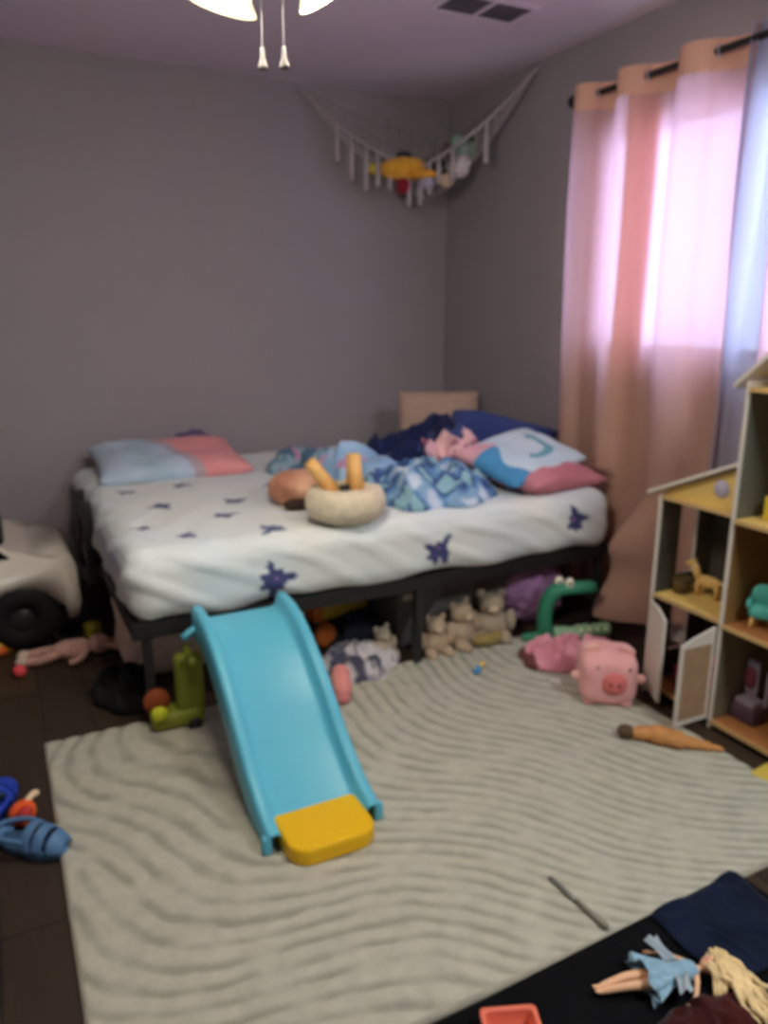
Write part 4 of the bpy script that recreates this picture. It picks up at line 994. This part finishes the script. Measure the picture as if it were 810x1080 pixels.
# coral basket
o = thing('toy_crate', (-1.715, -3.125, .018), 'small coral plastic toy crate at the bottom edge on the black mat', 'toy crate', rot=(0, 0, math.radians(-22))); o.scale = (.86, .86, .9)
cr = mat('coral_plastic', (206, 104, 80), rough=.45, var=.05); crd = mat('coral_inside', (140, 62, 50), rough=.5)
def rrect(w_, h_, r, n_=5):
    pts = []
    for (cx_, cy_, a0) in ((w_/2-r, h_/2-r, 0), (-w_/2+r, h_/2-r, PI/2), (-w_/2+r, -h_/2+r, PI), (w_/2-r, -h_/2+r, 3*PI/2)):
        for k in range(n_+1): a = a0 + PI/2*k/n_; pts.append((cx_+r*math.cos(a), cy_+r*math.sin(a)))
    return pts
bm = NB(); rr_ = []
for (w_, h_, z) in ((.095, .08, 0), (.118, .102, .045), (.126, .11, .047), (.126, .11, .053), (.106, .09, .053), (.104, .088, .047), (.085, .07, .006)):
    rr_.append([bm.verts.new((x, y, z)) for x, y in rrect(w_, h_, .012)])
for a, b_ in zip(rr_, rr_[1:]):
    for k in range(len(a)): bm.faces.new((a[k], a[(k+1) % len(a)], b_[(k+1) % len(a)], b_[k]))
bm.faces.new(rr_[0][::-1]); bm.faces.new(rr_[-1]); link('body', bm, cr, o)
bm = NB(); prism(bm, rrect(.082, .067, .010), 2, .007, .010)
for k in range(5): bx(bm, -.036, .036, -.028+k*.014-.002, -.028+k*.014+.002, .010, .014)
link('ribbed_floor', bm, crd, o)

# doll
skin = mat('doll_skin', (206, 160, 124), rough=.45, var=.03); dress = mat('doll_dress_blue', (108, 138, 154), rough=.6, var=.25, scale=60, bump=.6, bscale=90, sheen=.2)
dol = thing('fashion_doll', (-1.37, -3.145, .024), 'blonde doll in a pale blue dress lying face up on the black mat', 'doll', rot=(0, 0, math.radians(-15)))
def skinned(name, V, E_, R, m, parent, lv=2):
    me = bpy.data.meshes.new(name); me.from_pydata(V, E_, []); ob = bpy.data.objects.new(name, me); COL.objects.link(ob); ob.parent = parent
    sk = ob.modifiers.new('skin', 'SKIN'); sk.use_smooth_shade = True
    for i, r in enumerate(R):
        sv = me.skin_vertices[0].data[i]; sv.radius = r if isinstance(r, tuple) else (r, r); sv.use_root = (i == 0)
    ss = ob.modifiers.new('sub', 'SUBSURF'); ss.levels = lv; ss.render_levels = lv
    me.materials.append(m); return ob
me_ = None
# local x: feet (-) -> head (+)
V = [(0, 0, .016), (.03, 0, .018), (.055, 0, .018), (.072, 0, .017), (.085, 0, .018), (.092, 0, .020),
     (-.02, .012, .015), (-.07, .012, .018), (-.115, .008, .012), (-.13, .006, .010), (-.142, .006, .016),
     (-.02, -.012, .015), (-.07, -.010, .018), (-.115, -.004, .012), (-.13, -.004, .010), (-.142, -.005, .016),
     (.068, .024, .017), (.045, .048, .014), (.02, .062, .010), (.068, -.024, .017), (.050, -.050, .014), (.028, -.068, .010)]
E_ = [(0, 1), (1, 2), (2, 3), (3, 4), (4, 5), (0, 6), (6, 7), (7, 8), (8, 9), (9, 10), (0, 11), (11, 12), (12, 13), (13, 14), (14, 15), (3, 16), (16, 17), (17, 18), (3, 19), (19, 20), (20, 21)]
R = [(.017, .012), .011, (.013, .011), (.014, .010), .006, .006, .012, .0088, .0075, .005, (.004, .003), .012, .0088, .0075, .005, (.004, .003), .006, .005, .004, .006, .005, .004]
old = bpy.data.meshes.new
def skinned2(name, V, E_, R, m, parent, lv=2):
    me = bpy.data.meshes.new(name)
    bm = NB(); lay = bm.verts.layers.skin.verify(); vs = []
    for i, v in enumerate(V):
        q = bm.verts.new(v); r = R[i]; q[lay].radius = r if isinstance(r, tuple) else (r, r); q[lay].use_root = (i == 0); vs.append(q)
    for a, b_ in E_: bm.edges.new((vs[a], vs[b_]))
    bm.to_mesh(me); bm.free()
    ob = bpy.data.objects.new(name, me); COL.objects.link(ob); ob.parent = parent
    sk = ob.modifiers.new('skin', 'SKIN'); sk.use_smooth_shade = True
    ss = ob.modifiers.new('sub', 'SUBSURF'); ss.levels = lv; ss.render_levels = lv
    me.materials.append(m); return ob
skinned2('body', V, E_, R, skin, dol)
for (sx, sy, dx, dy) in ((.02, .062, -.012, .006), (.028, -.068, -.012, -.008)):
    bm = NB(); blob(bm, (sx+dx*.3, sy+dy*.3, .009), (.005, .004, .003), 2.4, 5)
    for k in range(4): tube(bm, [(sx+dx*.6, sy+dy*.6+(k-1.5)*.002, .009), (sx+dx*(1.25+.12*(k in (1, 2))), sy+dy*1.2+(k-1.5)*.0026, .007)], .0011, 5)
    tube(bm, [(sx+dx*.3, sy+dy*.3+.003, .010), (sx+dx*.7, sy+dy*.3+.0075, .010)], .0012, 5); link('hand', bm, skin, dol)
bm = NB()
def tp(x, y, z):
    return (x, y*(1 - .16*max(0, -x/.02)), z)
blob(bm, (.112, 0, .022), (.0215, .0165, .018), 2.1, 12, taper=tp)
blob(bm, (.108, 0, .0405), (.004, .0025, .003), 2, 5); hd = link('head', bm, skin, dol)
for s in (-1, 1):
    bm = NB(); blob(bm, (.113, s*.0068, .0385), (.002, .0032, .0014), 2, 5); link('eye', bm, mat('doll_eye', (50, 70, 96), rough=.3), hd)
    bm = NB(); blob(bm, (.110, s*.0165, .024), (.004, .0015, .003), 2, 4); link('ear', bm, skin, hd)
bm = NB(); blob(bm, (.1012, 0, .0385), (.0012, .0045, .0012), 2, 5); link('mouth', bm, mat('doll_lips', (176, 74, 80)), hd)
# dress: bodice and gathered skirt
bm = NB(); blob(bm, (.052, 0, .019), (.030, .021, .016), 2.6, 12); link('bodice', bm, dress, dol)
bm = NB()
def skf(u, v):
    a = 2*PI*v; fl = .022 + .030*u; wob = 1 + .12*u*math.sin(a*11) + .1*u*noise.noise(Vector((math.cos(a)*3, math.sin(a)*3, u)))
    return Vector((.032 - .070*u + .006*math.sin(a*5)*u, math.cos(a)*fl*wob*1.05, max(.001, .019 + math.sin(a)*(.015 + .014*u)*wob)))
sheet(bm, skf, 16, 132); sk_ = link('skirt', bm, dress, dol); md = sk_.modifiers.new('t', 'SOLIDIFY'); md.thickness = .0012
bm = NB()
for s in (-1, 1):
    sheet(bm, lambda u, v, s=s: Vector((.02 + .03*v - .02*u, s*(.018 + .05*u), .028 + .018*u + .006*math.sin(v*9+u*4))), 8, 8)
sr = link('gauze_overlay', bm, mat('pale_gauze', (128, 138, 144), rough=.7), dol); md = sr.modifiers.new('t', 'SOLIDIFY'); md.thickness = .001
hair = mat('blonde_hair', (186, 162, 118), rough=.6, var=.25, scale=50)
hg = bpy.data.objects.new('hair', None)
bm = NB(); blob(bm, (.121, 0, .018), (.022, .0205, .0185), 2, 10)
rnd = random.Random(3)
for k in range(58):
    a = rnd.uniform(-1, 1); y0 = a*.019; sx = .118 + rnd.uniform(-.006, .018); ln = rnd.uniform(.07, .13); side_ = -1
    pts = []
    for j in range(9):
        t = j/8; ang = -1.02 + a*.38
        pts.append((sx + ln*t*math.cos(ang)*.75 + .006*math.sin(t*11+k), y0 + ln*t*math.sin(ang) + .006*math.cos(t*10+k*1.7) - .01*t, max(.004, .026*(1-t) + .010 + .006*math.sin(k+t*8))))
    tube(bm, pts, [.0045, .005, .005, .0052, .005, .0048, .004, .003, .0015], 6)
for k in range(22):
    a = rnd.uniform(-1, 1); pts = [(.108 + .030*t/6 - .028*(t/6)**2*1.5, -.012 - .045*t/6 + .004*math.sin(k+t), max(.004, .034 - .026*t/6 + .003*math.sin(k*2+t))) for t in range(7)]
    pts = [(p[0]+.012*a, p[1], p[2]) for p in pts]; tube(bm, pts, [.004, .0045, .0045, .0042, .004, .003, .0015], 6)
link('hair', bm, hair, dol)
bpy.data.objects.remove(hg)
